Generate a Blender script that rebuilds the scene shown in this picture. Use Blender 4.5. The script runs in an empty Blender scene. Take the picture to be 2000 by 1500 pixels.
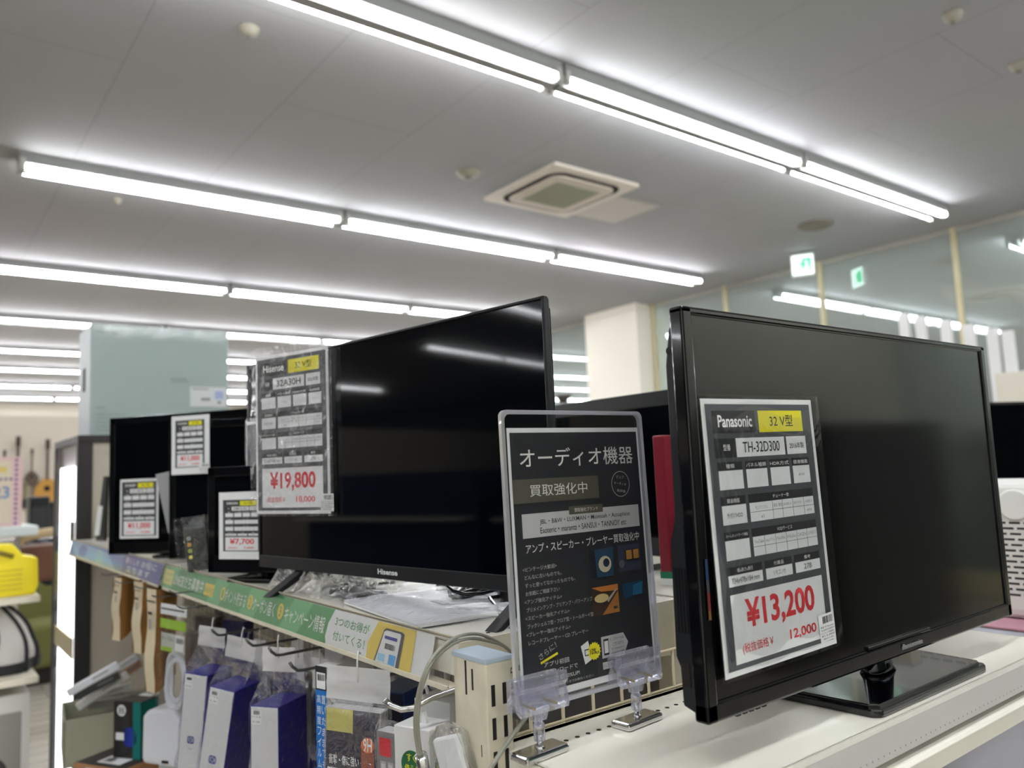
import bpy, bmesh, math, random
from mathutils import Vector, Matrix, noise

# ------------------------------------------------------------------ camera, world, exposure
C = bpy.context.scene.collection
SC = bpy.context.scene
FPX = 1541.8                                   # focal length in pixels of a 2000 px wide frame
PITCH, ROLL, YAW = 0.10603, -0.04334, 0.91055
EYE = 1.5                                      # lens height above the floor
Fh = Vector((math.cos(YAW), math.sin(YAW), 0)); Rh = Vector((math.sin(YAW), -math.cos(YAW), 0)); UZ = Vector((0, 0, 1))
FW = Fh*math.cos(PITCH) + UZ*math.sin(PITCH); UP0 = UZ*math.cos(PITCH) - Fh*math.sin(PITCH)
RT = Rh*math.cos(ROLL) + UP0*math.sin(ROLL); UP = UP0*math.cos(ROLL) - Rh*math.sin(ROLL)
cd = bpy.data.cameras.new('camera'); cam = bpy.data.objects.new('camera', cd); C.objects.link(cam)
cd.sensor_width = 36; cd.lens = FPX/2000*36; cd.clip_start = 0.02; cd.clip_end = 200
cam.matrix_world = Matrix(((RT.x, UP.x, -FW.x, 0), (RT.y, UP.y, -FW.y, 0), (RT.z, UP.z, -FW.z, EYE), (0, 0, 0, 1)))
cd.dof.use_dof = True; cd.dof.focus_distance = 0.98; cd.dof.aperture_fstop = 4.3
SC.camera = cam
w = bpy.data.worlds.new('world'); SC.world = w; w.use_nodes = True
w.node_tree.nodes['Background'].inputs[0].default_value = (0.75, 0.85, 1, 1)
w.node_tree.nodes['Background'].inputs[1].default_value = 0.02
SC.view_settings.view_transform = 'Standard'; SC.view_settings.look = 'None'
SC.view_settings.exposure = 1.05; SC.view_settings.gamma = 1
try: SC.view_settings.use_curve_mapping = False
except Exception: pass
TUBE_POWER = 22.0
SC.cycles.max_bounces = 10; SC.cycles.transparent_max_bounces = 24; SC.cycles.sample_clamp_indirect = 6
SC.cycles.use_denoising = True

def ray(u, v): return RT*(u-1000) - UP*(v-750) + FW*FPX
def on(ax, val, u, v):
    """the point of a level / wall plane (coordinates measured from the lens) seen in that direction, in room coordinates"""
    r = ray(u, v); p = r*(val/r[ax]); return Vector((p.x, p.y, p.z+EYE))
def far(u, v, d):
    r = ray(u, v)/FPX; p = r*d; return Vector((p.x, p.y, p.z+EYE))

# ------------------------------------------------------------------ materials
_m = {}
def lin(c):
    return tuple(((x/255)/12.92 if x/255 <= .04045 else ((x/255+.055)/1.055)**2.4) for x in c)
def mat(name, col, rough=.5, metal=0, coat=0, spec=.5, trans=0, ior=1.45, noise_s=None, noise_a=.1, bump=None, emit=None):
    if name in _m: return _m[name]
    m = bpy.data.materials.new(name); m.use_nodes = True; nt = m.node_tree; b = nt.nodes['Principled BSDF']
    c = lin(col)+(1,)
    b.inputs['Base Color'].default_value = c; b.inputs['Roughness'].default_value = rough
    b.inputs['Metallic'].default_value = metal; b.inputs['Coat Weight'].default_value = coat
    b.inputs['Specular IOR Level'].default_value = spec; b.inputs['Transmission Weight'].default_value = trans
    b.inputs['IOR'].default_value = ior
    if noise_s:
        n = nt.nodes.new('ShaderNodeTexNoise'); n.inputs['Scale'].default_value = noise_s; n.inputs['Detail'].default_value = 5
        tc = nt.nodes.new('ShaderNodeTexCoord'); nt.links.new(tc.outputs['Object'], n.inputs['Vector'])
        mx = nt.nodes.new('ShaderNodeMixRGB'); mx.blend_type = 'MULTIPLY'; mx.inputs[0].default_value = 1
        rp = nt.nodes.new('ShaderNodeValToRGB'); rp.color_ramp.elements[0].position = .3; rp.color_ramp.elements[1].position = .7
        rp.color_ramp.elements[0].color = (1-noise_a,)*3+(1,); rp.color_ramp.elements[1].color = (1, 1, 1, 1)
        mx.inputs[1].default_value = c
        nt.links.new(n.outputs['Fac'], rp.inputs[0]); nt.links.new(rp.outputs[0], mx.inputs[2]); nt.links.new(mx.outputs[0], b.inputs['Base Color'])
    if bump:
        n = nt.nodes.new('ShaderNodeTexNoise'); n.inputs['Scale'].default_value = bump[0]; n.inputs['Detail'].default_value = 3
        tc = nt.nodes.new('ShaderNodeTexCoord'); nt.links.new(tc.outputs['Object'], n.inputs['Vector'])
        bp = nt.nodes.new('ShaderNodeBump'); bp.inputs['Strength'].default_value = bump[1]; bp.inputs['Distance'].default_value = bump[2]
        nt.links.new(n.outputs['Fac'], bp.inputs['Height']); nt.links.new(bp.outputs[0], b.inputs['Normal'])
    if emit:
        b.inputs['Emission Color'].default_value = lin(emit[0])+(1,); b.inputs['Emission Strength'].default_value = emit[1]
    _m[name] = m; return m
def film(name, tint=(255, 255, 255), gloss=.12, rough=.08, scale=60, strength=.6, haze=.0, dist=.003, clear=.97, fres=.6):
    """thin clear plastic: see-through sheet with its own reflections and wrinkles"""
    if name in _m: return _m[name]
    m = bpy.data.materials.new(name); m.use_nodes = True; nt = m.node_tree; nt.nodes.clear(); N = nt.nodes.new; L = nt.links.new
    out = N('ShaderNodeOutputMaterial'); tr = N('ShaderNodeBsdfTransparent'); gl = N('ShaderNodeBsdfGlossy'); mx = N('ShaderNodeMixShader')
    tr.inputs[0].default_value = tuple(x*clear for x in lin(tint))+(1,); gl.inputs['Color'].default_value = (1, 1, 1, 1); gl.inputs['Roughness'].default_value = rough
    tc = N('ShaderNodeTexCoord'); nz = N('ShaderNodeTexNoise'); nz.inputs['Scale'].default_value = scale; nz.inputs['Detail'].default_value = 3
    nz.inputs['Distortion'].default_value = 1.2
    L(tc.outputs['Object'], nz.inputs['Vector']); bp = N('ShaderNodeBump'); bp.inputs['Strength'].default_value = strength; bp.inputs['Distance'].default_value = dist
    L(nz.outputs['Fac'], bp.inputs['Height']); L(bp.outputs[0], gl.inputs['Normal'])
    lw = N('ShaderNodeLayerWeight'); lw.inputs['Blend'].default_value = .25; L(bp.outputs[0], lw.inputs['Normal'])
    ma = N('ShaderNodeMath'); ma.operation = 'MULTIPLY_ADD'; L(lw.outputs['Fresnel'], ma.inputs[0]); ma.inputs[1].default_value = fres; ma.inputs[2].default_value = gloss; ma.use_clamp = True
    L(ma.outputs[0], mx.inputs[0]); L(tr.outputs[0], mx.inputs[1]); L(gl.outputs[0], mx.inputs[2])
    last = mx
    if haze:
        df = N('ShaderNodeBsdfDiffuse'); df.inputs[0].default_value = (.85, .85, .86, 1); m2 = N('ShaderNodeMixShader'); m2.inputs[0].default_value = haze
        L(mx.outputs[0], m2.inputs[1]); L(df.outputs[0], m2.inputs[2]); last = m2
    L(last.outputs[0], out.inputs[0]); _m[name] = m; return m

WHITE = mat('white_paint', (222, 216, 200), .38, noise_s=9, noise_a=.05)
DECK = mat('shelf_enamel', (236, 233, 220), .22, coat=.4, noise_s=5, noise_a=.04)
POST = mat('post_enamel', (214, 207, 186), .4, noise_s=40, noise_a=.12)
BLACK = mat('gloss_black', (5, 6, 8), .12, coat=.4)
BLACKM = mat('satin_black', (12, 14, 17), .38)
BACKP = mat('tv_back_plastic', (20, 23, 27), .45)
SCREEN = mat('screen_gloss', (2, 4, 7), .045, spec=.3)
SCREENM = mat('screen_semi_gloss', (8, 8, 8), .09, spec=.72)
CHROME = mat('chrome', (205, 205, 205), .12, metal=1)
STEEL = mat('dark_steel', (110, 110, 112), .28, metal=1)
DARK = mat('dark_void', (28, 22, 20), .8)
PAPER = mat('white_paper', (225, 227, 228), .6)
ACRYL = film('clear_acrylic', tint=(240, 240, 252), gloss=.14, rough=.05, scale=90, strength=.25, haze=.1, dist=.003)
SLEEVE = film('clear_sleeve', gloss=.035, rough=.06, scale=14, strength=.35, dist=.004)
CRINKLE = film('crinkled_film', gloss=.1, rough=.07, scale=45, strength=1, dist=.01, haze=.0, fres=.4)
BAG = film('clear_bag', gloss=.04, rough=.05, scale=38, strength=1, dist=.01, haze=.0, fres=.35)
HEADER = film('bag_header', gloss=.12, rough=.2, scale=60, strength=.8, dist=.005, haze=.5)
RAILC = film('clear_rail', gloss=.04, rough=.03, scale=3, strength=.05, clear=.96, fres=.12)
YELLOW = mat('yellow_ink', (226, 217, 40), .5)

# ------------------------------------------------------------------ mesh builder
class MB:
    def __init__(s): s.bm = bmesh.new(); s.mats = []
    def mi(s, m):
        if m not in s.mats: s.mats.append(m)
        return s.mats.index(m)
    def faces(s, vs, fs, m, M=None, smooth=False):
        i = s.mi(m); bv = [s.bm.verts.new(M @ Vector(v) if M else Vector(v)) for v in vs]
        for f in fs:
            try: fc = s.bm.faces.new([bv[k] for k in f]); fc.material_index = i; fc.smooth = smooth
            except ValueError: pass
        return bv
    def box(s, x0, x1, y0, y1, z0, z1, m, bev=0, seg=2, M=None, fm=None):
        b = bmesh.new(); bmesh.ops.create_cube(b, size=1)
        for v in b.verts: v.co = Vector(((x0+x1)/2+v.co.x*(x1-x0), (y0+y1)/2+v.co.y*(y1-y0), (z0+z1)/2+v.co.z*(z1-z0)))
        i = s.mi(m)
        for f in b.faces:
            f.material_index = i
            if fm:
                n = f.normal
                for key, mm in fm.items():
                    ax = 'xyz'.index(key[1]); sg = 1 if key[0] == '+' else -1
                    if n[ax]*sg > .9: f.material_index = s.mi(mm)
        if bev: bmesh.ops.bevel(b, geom=list(b.edges), offset=bev, segments=seg, profile=.5, affect='EDGES')
        s.merge(b, M, smooth=False); return s
    def merge(s, b, M=None, smooth=None):
        vm = {}
        for v in b.verts: vm[v] = s.bm.verts.new(M @ v.co if M else v.co)
        for f in b.faces:
            try:
                n = s.bm.faces.new([vm[v] for v in f.verts]); n.material_index = f.material_index; n.smooth = f.smooth if smooth is None else smooth
            except ValueError: pass
        b.free()
    def tube(s, pts, r, m, n=8, cap=True, M=None):
        pts = [Vector(p) for p in pts]; rs = r if isinstance(r, (list, tuple)) else [r]*len(pts)
        i = s.mi(m); rings = []; up = None
        for k, p in enumerate(pts):
            t = (pts[min(k+1, len(pts)-1)]-pts[max(k-1, 0)]).normalized()
            if up is None: up = Vector((0, 0, 1)) if abs(t.z) < .9 else Vector((1, 0, 0))
            a = t.cross(up).normalized(); up = a.cross(t).normalized()
            rings.append([s.bm.verts.new((M @ q) if M else q) for q in [p+(a*math.cos(2*math.pi*j/n)+up*math.sin(2*math.pi*j/n))*rs[k] for j in range(n)]])
        for k in range(len(rings)-1):
            for j in range(n):
                f = s.bm.faces.new([rings[k][j], rings[k][(j+1) % n], rings[k+1][(j+1) % n], rings[k+1][j]]); f.material_index = i; f.smooth = True
        if cap:
            for R_ in (rings[0][::-1], rings[-1]):
                f = s.bm.faces.new(R_); f.material_index = i
        return s
    def lathe(s, prof, m, n=24, M=None, smooth=True):
        i = s.mi(m); rings = []
        for r, z in prof: rings.append([s.bm.verts.new((M or Matrix()) @ Vector((r*math.cos(2*math.pi*j/n), r*math.sin(2*math.pi*j/n), z))) for j in range(n)])
        for k in range(len(rings)-1):
            for j in range(n):
                f = s.bm.faces.new([rings[k][j], rings[k][(j+1) % n], rings[k+1][(j+1) % n], rings[k+1][j]]); f.material_index = i; f.smooth = smooth
        for R_ in (rings[0][::-1], rings[-1]):
            f = s.bm.faces.new(R_); f.material_index = i
        return s
    def prism(s, poly, y0, y1, m, M=None, axis='y', bev=0):
        """outline in the x-z plane pulled along y (axis y), or y-z along x (axis x), or x-y along z (axis z)"""
        b = bmesh.new(); n = len(poly)
        def P(a, c, t): return {'y': (a, t, c), 'x': (t, a, c), 'z': (a, c, t)}[axis]
        A = [b.verts.new(P(a, c, y0)) for a, c in poly]; B = [b.verts.new(P(a, c, y1)) for a, c in poly]
        b.faces.new(A); b.faces.new(B[::-1])
        for k in range(n): b.faces.new([A[(k+1) % n], A[k], B[k], B[(k+1) % n]])
        bmesh.ops.recalc_face_normals(b, faces=list(b.faces))
        if bev: bmesh.ops.bevel(b, geom=list(b.edges), offset=bev, segments=2, profile=.5, affect='EDGES')
        i = s.mi(m)
        for f in b.faces: f.material_index = i
        s.merge(b, M); return s
    def surf(s, fn, nu, nv, m, smooth=True, M=None):
        i = s.mi(m); g = [[s.bm.verts.new((M or Matrix()) @ Vector(fn(a/nu, b/nv))) for b in range(nv+1)] for a in range(nu+1)]
        for a in range(nu):
            for b in range(nv):
                f = s.bm.faces.new([g[a][b], g[a+1][b], g[a+1][b+1], g[a][b+1]]); f.material_index = i; f.smooth = smooth
        return s
    def build(s, name, parent=None, label=None, cat=None, group=None, kind=None):
        me = bpy.data.meshes.new(name); s.bm.to_mesh(me); s.bm.free()
        for m in s.mats: me.materials.append(m)
        o = bpy.data.objects.new(name, me); C.objects.link(o)
        if parent: o.parent = parent
        return tag(o, label, cat, group, kind)
def tag(o, label=None, cat=None, group=None, kind=None):
    if label: o['label'] = label
    if cat: o['category'] = cat
    if group: o['group'] = group
    if kind: o['kind'] = kind
    return o
def thing(name, label, cat, loc=(0, 0, 0), rz=0, group=None, rot=None):
    o = bpy.data.objects.new(name, None); C.objects.link(o); o.location = loc
    o.rotation_euler = rot if rot else (0, 0, rz); o.empty_display_size = .05
    return tag(o, label, cat, group)
def struct(mb, name): return mb.build(name, kind='structure')

# ------------------------------------------------------------------ lettering
_g = {}
def glyphs(s, bold=0):
    if any(ord(ch) > 0x2fff for ch in s): bold = min(bold, .003)
    k = (s, bold)
    if k in _g: return _g[k]
    cu = bpy.data.curves.new('t', 'FONT'); cu.body = s; cu.size = 1; cu.resolution_u = 3; cu.offset = bold; cu.fill_mode = 'FRONT'
    o = bpy.data.objects.new('t', cu); C.objects.link(o); dg = bpy.context.evaluated_depsgraph_get()
    me = bpy.data.meshes.new_from_object(o.evaluated_get(dg)); vs = [(v.co.x, v.co.y) for v in me.vertices]; fs = [tuple(p.vertices) for p in me.polygons]
    bpy.data.objects.remove(o); bpy.data.curves.remove(cu); bpy.data.meshes.remove(me)
    if not vs: vs = [(0, 0), (1, 1)]
    xs = [v[0] for v in vs]; ys = [v[1] for v in vs]
    _g[k] = (vs, fs, min(xs), max(xs), min(ys), max(ys)); return _g[k]
class Sheet:
    """flat print: x to the right, z up from the sheet's lower left corner, facing -y; each layer a hair in front of the last"""
    def __init__(s, W, H, mb=None, M=None, eps=.00025, y=0): s.W, s.H = W, H; s.mb = mb or MB(); s.M = M; s.e = eps; s.y = y
    def rect(s, x0, y0, x1, y1, m, lay=1):
        W, H = s.W, s.H; y = s.y-lay*s.e
        s.mb.faces([(x0*W, y, (1-y1)*H), (x1*W, y, (1-y1)*H), (x1*W, y, (1-y0)*H), (x0*W, y, (1-y0)*H)], [(0, 1, 2, 3)], m, s.M)
    def poly(s, pts, m, lay=1):
        s.mb.faces([(x*s.W, s.y-lay*s.e, (1-y)*s.H) for x, y in pts], [tuple(range(len(pts)))], m, s.M)
    def disc(s, cx, cy, r, m, lay=1, n=24, ry=None, inner=None):
        ry = ry or r*s.W/s.H
        P = [(cx+r*math.cos(2*math.pi*k/n), cy+ry*math.sin(2*math.pi*k/n)) for k in range(n)]
        if inner is None: s.poly(P[::-1], m, lay)
        else:
            y = s.y-lay*s.e; vs = [(a*s.W, y, (1-b)*s.H) for a, b in P]+[((cx+(a-cx)*inner)*s.W, y, (1-(cy+(b-cy)*inner))*s.H) for a, b in P]
            s.mb.faces(vs, [(k, (k+1) % n, n+(k+1) % n, n+k) for k in range(n)], m, s.M)
    def text(s, t, x0, y0, x1, y1, m, lay=2, bold=0, fit=True, rot=0):
        """lettering filling the box (fractions of the sheet, y down)"""
        vs, fs, a0, a1, b0, b1 = glyphs(t, bold); W, H = s.W, s.H
        sx = (x1-x0)*W/(a1-a0); sz = (y1-y0)*H/max(b1-b0, .05)
        if not fit: sx = sz = min(sx, sz)
        ox = x0*W+((x1-x0)*W-(a1-a0)*sx)/2; oz = (1-y1)*H+((y1-y0)*H-(b1-b0)*sz)/2
        cx, cz = (x0+x1)/2*W, (1-(y0+y1)/2)*H; cr, sr = math.cos(rot), math.sin(rot)
        P = []
        for a, b in vs:
            px, pz = ox+(a-a0)*sx-cx, oz+(b-b0)*sz-cz
            P.append((cx+px*cr-pz*sr, s.y-lay*s.e, cz+px*sr+pz*cr))
        s.mb.faces(P, fs, m, s.M)
def ink(name, c): return mat('ink_'+name, c, .55)
I_W = ink('white', (235, 235, 235)); I_K = ink('black', (35, 36, 40)); I_R = ink('red', (206, 56, 66)); I_G = ink('grey', (80, 82, 87))
I_D = ink('dark_grey', (44, 45, 47)); I_B = ink('blue', (30, 50, 150)); I_T = ink('light_grey', (150, 152, 155)); I_P = ink('paper', (222, 224, 226))

def barcode(sh, x0, y0, x1, y1, lay=3, seed=1):
    rnd = random.Random(seed); x = x0
    while x < x1:
        wd = (x1-x0)*rnd.choice((.012, .02, .035)); sh.rect(x, y0, min(x+wd, x1), y1, I_K, lay); x += wd+(x1-x0)*rnd.choice((.015, .03))
def sticker(name, parent, W, H, loc, lines=('', ), seed=1, rot=(0, 0, 0), M=None):
    sh = Sheet(W, H); sh.rect(0, 0, 1, 1, PAPER, 0); barcode(sh, .25, .08, .92, .34, 1, seed)
    n = len(lines)
    for k, t in enumerate(lines):
        y = .42+k*.55/n; sh.text(t, .06+.1*(k == n-1), y, .94-.1*(k == n-1), y+.38/n, I_K, 2)
    o = sh.mb.build(name, parent); o.location = loc; o.rotation_euler = rot; return o

def price_sheet(W, H, brand, size, model, year, price, net, margin=(0, 0, 0, 0), detail=1, dims='734x478x184 mm', rec='外付けHDD', kinds=('', '', '', '#N/A'), bold=.012):
    """the shop's grey specification card with the price below; margin = white paper left, top, right, bottom as fractions"""
    sh = Sheet(W, H); sh.mb.box(0, W, 0, .0006, 0, H, PAPER)
    l, t, r, b = margin; inner = Sheet(W*(1-l-r), H*(1-t-b), sh.mb, Matrix.Translation((W*l, -.0003, H*b)))
    s = inner; s.rect(.0, .0, 1, 1, PAPER, 0); s.rect(.028, .02, .972, .98, I_G, 1)
    s.rect(.075, .045, .44, .13, I_D, 2); s.text(brand, .12, .062, .41, .108, I_W, 3, bold*1.5)
    s.rect(.47, .045, .885, .13, YELLOW, 2); s.text(size+' V型', .57, .062, .79, .108, I_K, 3, bold)
    s.rect(.075, .15, .25, .222, I_D, 2); s.text('型番', .145, .172, .205, .196, I_W, 3)
    s.rect(.255, .15, .69, .222, I_P, 2); s.text(model, .31, .165, .64, .206, I_K, 3, bold*.6)
    s.rect(.71, .15, .90, .222, I_P, 2); s.text(year+'年製', .735, .175, .875, .2, I_K, 3, bold)
    hd = ('種類', 'パネル種類', 'HDR方式', '倍速機能'); xs = ((.085, .29), (.315, .505), (.53, .715), (.74, .91))
    for (a, c), h, k in zip(xs, hd, kinds):
        s.rect(a, .238, c, .268, I_D, 2); s.rect(a+.005, .27, c, .34, I_P, 2)
        wd = min(.2, .035*len(h)); s.text(h, (a+c)/2-wd/2, .246, (a+c)/2+wd/2, .262, I_W, 3)
        if k: s.text(k, (a+c)/2-.03, .3, (a+c)/2+.03, .312, I_T, 3)
    s.rect(.085, .365, .29, .396, I_D, 2); s.rect(.09, .398, .29, .468, I_P, 2); s.text('録画機能', .135, .373, .24, .39, I_W, 3)
    if rec: s.text(rec, .125, .425, .255, .445, I_G, 3)
    s.rect(.315, .365, .915, .396, I_D, 2); s.text('チューナー数', .53, .373, .68, .388, I_W, 3)
    s.rect(.32, .398, .915, .468, I_P, 2); cols = (.32, .52, .61, .71, .815, .915)
    for c in cols[1:-1]: s.rect(c-.0015, .398, c+.0015, .468, I_G, 3)
    s.rect(.32, .432, .915, .4335, I_G, 3)
    s.text('地上デジタル', .365, .41, .475, .424, I_T, 3)
    if detail:
        for c, tt in zip(cols[1:-1], ('BS BS', 'BS 4K/110度 CS 4K', 'BSデジタル', '110度CS')):
            s.text(tt, c+.012, .41, c+.085, .422, I_T, 3)
        s.text('x1', .41, .445, .435, .458, I_G, 3); s.text('#N/A', .84, .445, .89, .457, I_T, 3)
    s.rect(.085, .493, .29, .523, I_D, 2); s.rect(.09, .525, .29, .596, I_P, 2); s.text('ホームネットワーク機能', .1, .502, .28, .514, I_W, 3)
    s.rect(.315, .493, .915, .523, I_D, 2); s.text('VODサービス', .54, .5, .68, .515, I_W, 3)
    s.rect(.32, .525, .915, .596, I_P, 2); s.rect(.32, .561, .915, .5625, I_G, 3)
    for c in range(1, 6): s.rect(.32+.099*c-.0015, .525, .32+.099*c+.0015, .596, I_G, 3)
    if detail:
        for c, tt in enumerate(('YouTube', 'Amazonプライム', 'Netflix', 'Hulu', 'DAZN', 'U-NEXT')): s.text(tt, .33+.099*c, .537, .41+.099*c, .55, I_T, 3)
    for (a, c), h, k in zip(((.085, .375), (.4, .645), (.67, .915)), ('幅x高さx奥行', '付属品', '備考'), (dims, 'リモコン付', '27B')):
        s.rect(a, .62, c, .648, I_D, 2); s.rect(a+.005, .65, c, .69, I_P, 2); wd = min(.13, .03*len(h)); s.text(h, (a+c)/2-wd/2, .627, (a+c)/2+wd/2, .642, I_W, 3)
        wd = min(c-a-.06, .018*len(k)+.02); s.text(k, (a+c)/2-wd/2, .66, (a+c)/2+wd/2, .68, I_G, 3)
    s.rect(.09, .718, .915, .962, I_P, 2)
    s.text('¥'+price, .2, .742, .82, .862, I_R, 3, .028)
    s.text('(税抜価格￥', .15, .895, .41, .935, I_R, 3, .018); s.text(net, .56, .893, .81, .935, I_R, 3, .02)
    return sh
def sleeve(mb, W, H, pad, m, depth=.003, amp=.0015, seed=0, extra_right=0, n=22, extra_top=0):
    """clear pocket around a card: two films meeting at the edges, slightly wavy"""
    for sg in (-1, 1):
        def fn(a, b):
            x = -pad+a*(W+2*pad+extra_right); z = -pad+b*(H+2*pad+extra_top); e = min(a, 1-a, b, 1-b)*8
            return (x, sg*depth*min(1, e)+amp*noise.noise(Vector((x*18+seed, z*14, seed)))*min(1, e)-.0008*sg*0, z)
        mb.surf(fn, n, n, m)
    return mb

# ------------------------------------------------------------------ room shell
def ceiling_mat():
    m = bpy.data.materials.new('ceiling_board'); m.use_nodes = True; nt = m.node_tree; b = nt.nodes['Principled BSDF']; N = nt.nodes.new; L = nt.links.new
    tc = N('ShaderNodeTexCoord'); mp = N('ShaderNodeMapping'); mp.inputs['Rotation'].default_value = (0, 0, math.pi/2); br = N('ShaderNodeTexBrick')
    br.inputs['Scale'].default_value = 1; br.inputs['Mortar Size'].default_value = .004; br.inputs['Brick Width'].default_value = 1.82; br.inputs['Row Height'].default_value = .91
    br.inputs['Color1'].default_value = br.inputs['Color2'].default_value = lin((163, 163, 165))+(1,); br.inputs['Mortar'].default_value = lin((146, 146, 147))+(1,)
    nz = N('ShaderNodeTexNoise'); nz.inputs['Scale'].default_value = .35; mx = N('ShaderNodeMixRGB'); mx.blend_type = 'MULTIPLY'; mx.inputs[0].default_value = .12
    L(tc.outputs['Object'], mp.inputs[0]); L(mp.outputs[0], br.inputs[0]); L(tc.outputs['Object'], nz.inputs['Vector']); L(br.outputs[0], mx.inputs[1]); L(nz.outputs['Color'], mx.inputs[2]); L(mx.outputs[0], b.inputs['Base Color'])
    b.inputs['Roughness'].default_value = .75; return m
def floor_mat():
    m = bpy.data.materials.new('vinyl_floor'); m.use_nodes = True; nt = m.node_tree; b = nt.nodes['Principled BSDF']; N = nt.nodes.new; L = nt.links.new
    tc = N('ShaderNodeTexCoord'); br = N('ShaderNodeTexBrick'); br.inputs['Scale'].default_value = 1; br.inputs['Mortar Size'].default_value = .003
    br.inputs['Brick Width'].default_value = .9; br.inputs['Row Height'].default_value = .15
    br.inputs['Color1'].default_value = lin((182, 172, 160))+(1,); br.inputs['Color2'].default_value = lin((196, 188, 176))+(1,); br.inputs['Mortar'].default_value = lin((96, 78, 62))+(1,)
    L(tc.outputs['Object'], br.inputs[0]); L(br.outputs[0], b.inputs['Base Color']); b.inputs['Roughness'].default_value = .25; return m
WALLM = mat('wall_cream', (226, 218, 204), .8, noise_s=.6, noise_a=.05)
CZ = EYE+2.33; X0, X1, Y0, Y1 = -22.0, 8.8, -3.2, 25.2
mb = MB(); mb.box(X0, X1, Y0, Y1, CZ, CZ+.1, ceiling_mat()); struct(mb, 'ceiling')
mb = MB(); mb.box(X0, X1, Y0, Y1, -.1, 0, floor_mat()); struct(mb, 'floor')
mb = MB(); mb.box(X0, X1, Y1, Y1+.1, 0, CZ, WALLM); struct(mb, 'wall_far')
mb = MB(); mb.box(X0-.1, X0, Y0, Y1, 0, CZ, mat('wall_dim', (120, 124, 130), .8)); struct(mb, 'wall_left')
mb = MB(); mb.box(X0, X1, Y0-.1, Y0, 0, CZ, mat('wall_grey', (226, 226, 210), .8)); struct(mb, 'wall_back')
# wall of tall glass panes on the right, a light mirror at night, with cream mullions
def pane_mat():
    m = bpy.data.materials.new('window_glass'); m.use_nodes = True; nt = m.node_tree; nt.nodes.clear(); N = nt.nodes.new; L = nt.links.new
    out = N('ShaderNodeOutputMaterial'); g = N('ShaderNodeBsdfGlossy'); d = N('ShaderNodeBsdfDiffuse'); mx = N('ShaderNodeMixShader')
    g.inputs['Color'].default_value = lin((226, 240, 240))+(1,); g.inputs['Roughness'].default_value = .02; d.inputs[0].default_value = lin((190, 198, 192))+(1,); mx.inputs[0].default_value = .6
    L(d.outputs[0], mx.inputs[1]); L(g.outputs[0], mx.inputs[2]); L(mx.outputs[0], out.inputs[0]); return m
PANE = pane_mat(); MULL = mat('mullion_cream', (214, 204, 168), .5)
mb = MB(); mb.box(X1, X1+.1, Y0, Y1, 0, CZ, mat('wall_right_backing', (120, 120, 115), .8)); struct(mb, 'wall_right')
ys = [-3.2, -.2, 2.75, 4.35, 5.55, 7.8]; k = 1
edges = [(-3.2, .4), (.4, 1.9), (1.9, 3.55), (3.55, 5.1), (5.1, 6.5), (6.5, 7.8), (9.0, 11.0), (11.0, 13.4), (13.4, 17), (17, 21), (21, 25.2)]
for a, b in edges:
    mb = MB(); mb.box(X1-.03, X1-.02, a+.02, b-.02, .25, CZ-.03, PANE); struct(mb, 'window_%d' % k)
    mb = MB(); mb.box(X1-.06, X1, b-.025, b+.025, .25, CZ, MULL); struct(mb, 'trim_%d' % k); k += 1
mb = MB(); mb.box(X1-.07, X1, Y0, Y1, 0, .25, MULL); struct(mb, 'baseboard_right')
mb = MB(); mb.box(X1-.05, X1, Y0, Y1, CZ-.05, CZ, mat('trim_grey', (170, 168, 160), .6)); struct(mb, 'trim_%d' % k)
mb = MB(); mb.box(8.45, X1, 7.85, 8.95, 0, CZ, mat('pillar_white', (244, 238, 226), .7)); struct(mb, 'pillar_right')

# ------------------------------------------------------------------ ceiling lights
TUBE = mat('lamp_tube', (255, 255, 255), .4, emit=((250, 252, 255), TUBE_POWER))
LAMPB = mat('lamp_body', (150, 152, 150), .5); LAMPS = mat('lamp_socket_white', (190, 190, 186), .5)
LG = 'ceiling fluorescent fittings'
def make_light():
    t = thing('ceiling_light', 'x', 'ceiling light', group=LG)
    b = MB(); b.prism([(-.088, .038), (-.082, .038), (-.06, .062), (-.04, .062), (-.036, -.004), (.036, -.004), (.04, .062), (.06, .062), (.082, .038), (.088, .038), (.088, .115), (-.088, .115)], -1.215, 1.215, LAMPB, M=Matrix.Rotation(-math.pi/2, 4, 'Z')); b.build('housing', t)
    for sy in (-1, 1):
        b = MB(); b.tube([(-1.175, sy*.07, .018), (1.175, sy*.07, .018)], .0165, TUBE, 14); b.build('lamp_tube', t)
    for sx in (-1, 1):
        for sy in (-1, 1): b = MB(); b.box(sx*1.195-.018, sx*1.195+.018, sy*.07-.02, sy*.07+.02, -.008, .075, LAMPS, .004); b.build('lamp_socket', t)
    return t
proto = make_light(); first = True
ROWS = [-2.55, .4, 3.3, 6.28, 9.35, 12.25, 15.0, 17.4, 20.2, 22.9]
ORD = ['first', 'second', 'third', 'fourth', 'fifth', 'sixth', 'seventh', 'eighth', 'ninth', 'tenth']
def dup(root, loc, rz=None, label=None, group=None, part_scale=None):
    r = root.copy(); C.objects.link(r); r.location = loc
    if rz is not None: r.rotation_euler = (0, 0, rz)
    if label: r['label'] = label
    if group: r['group'] = group
    for ch in list(root.children):
        c = ch.copy(); C.objects.link(c); c.parent = r
        for g in list(ch.children):
            d = g.copy(); C.objects.link(d); d.parent = c
    return r
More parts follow.
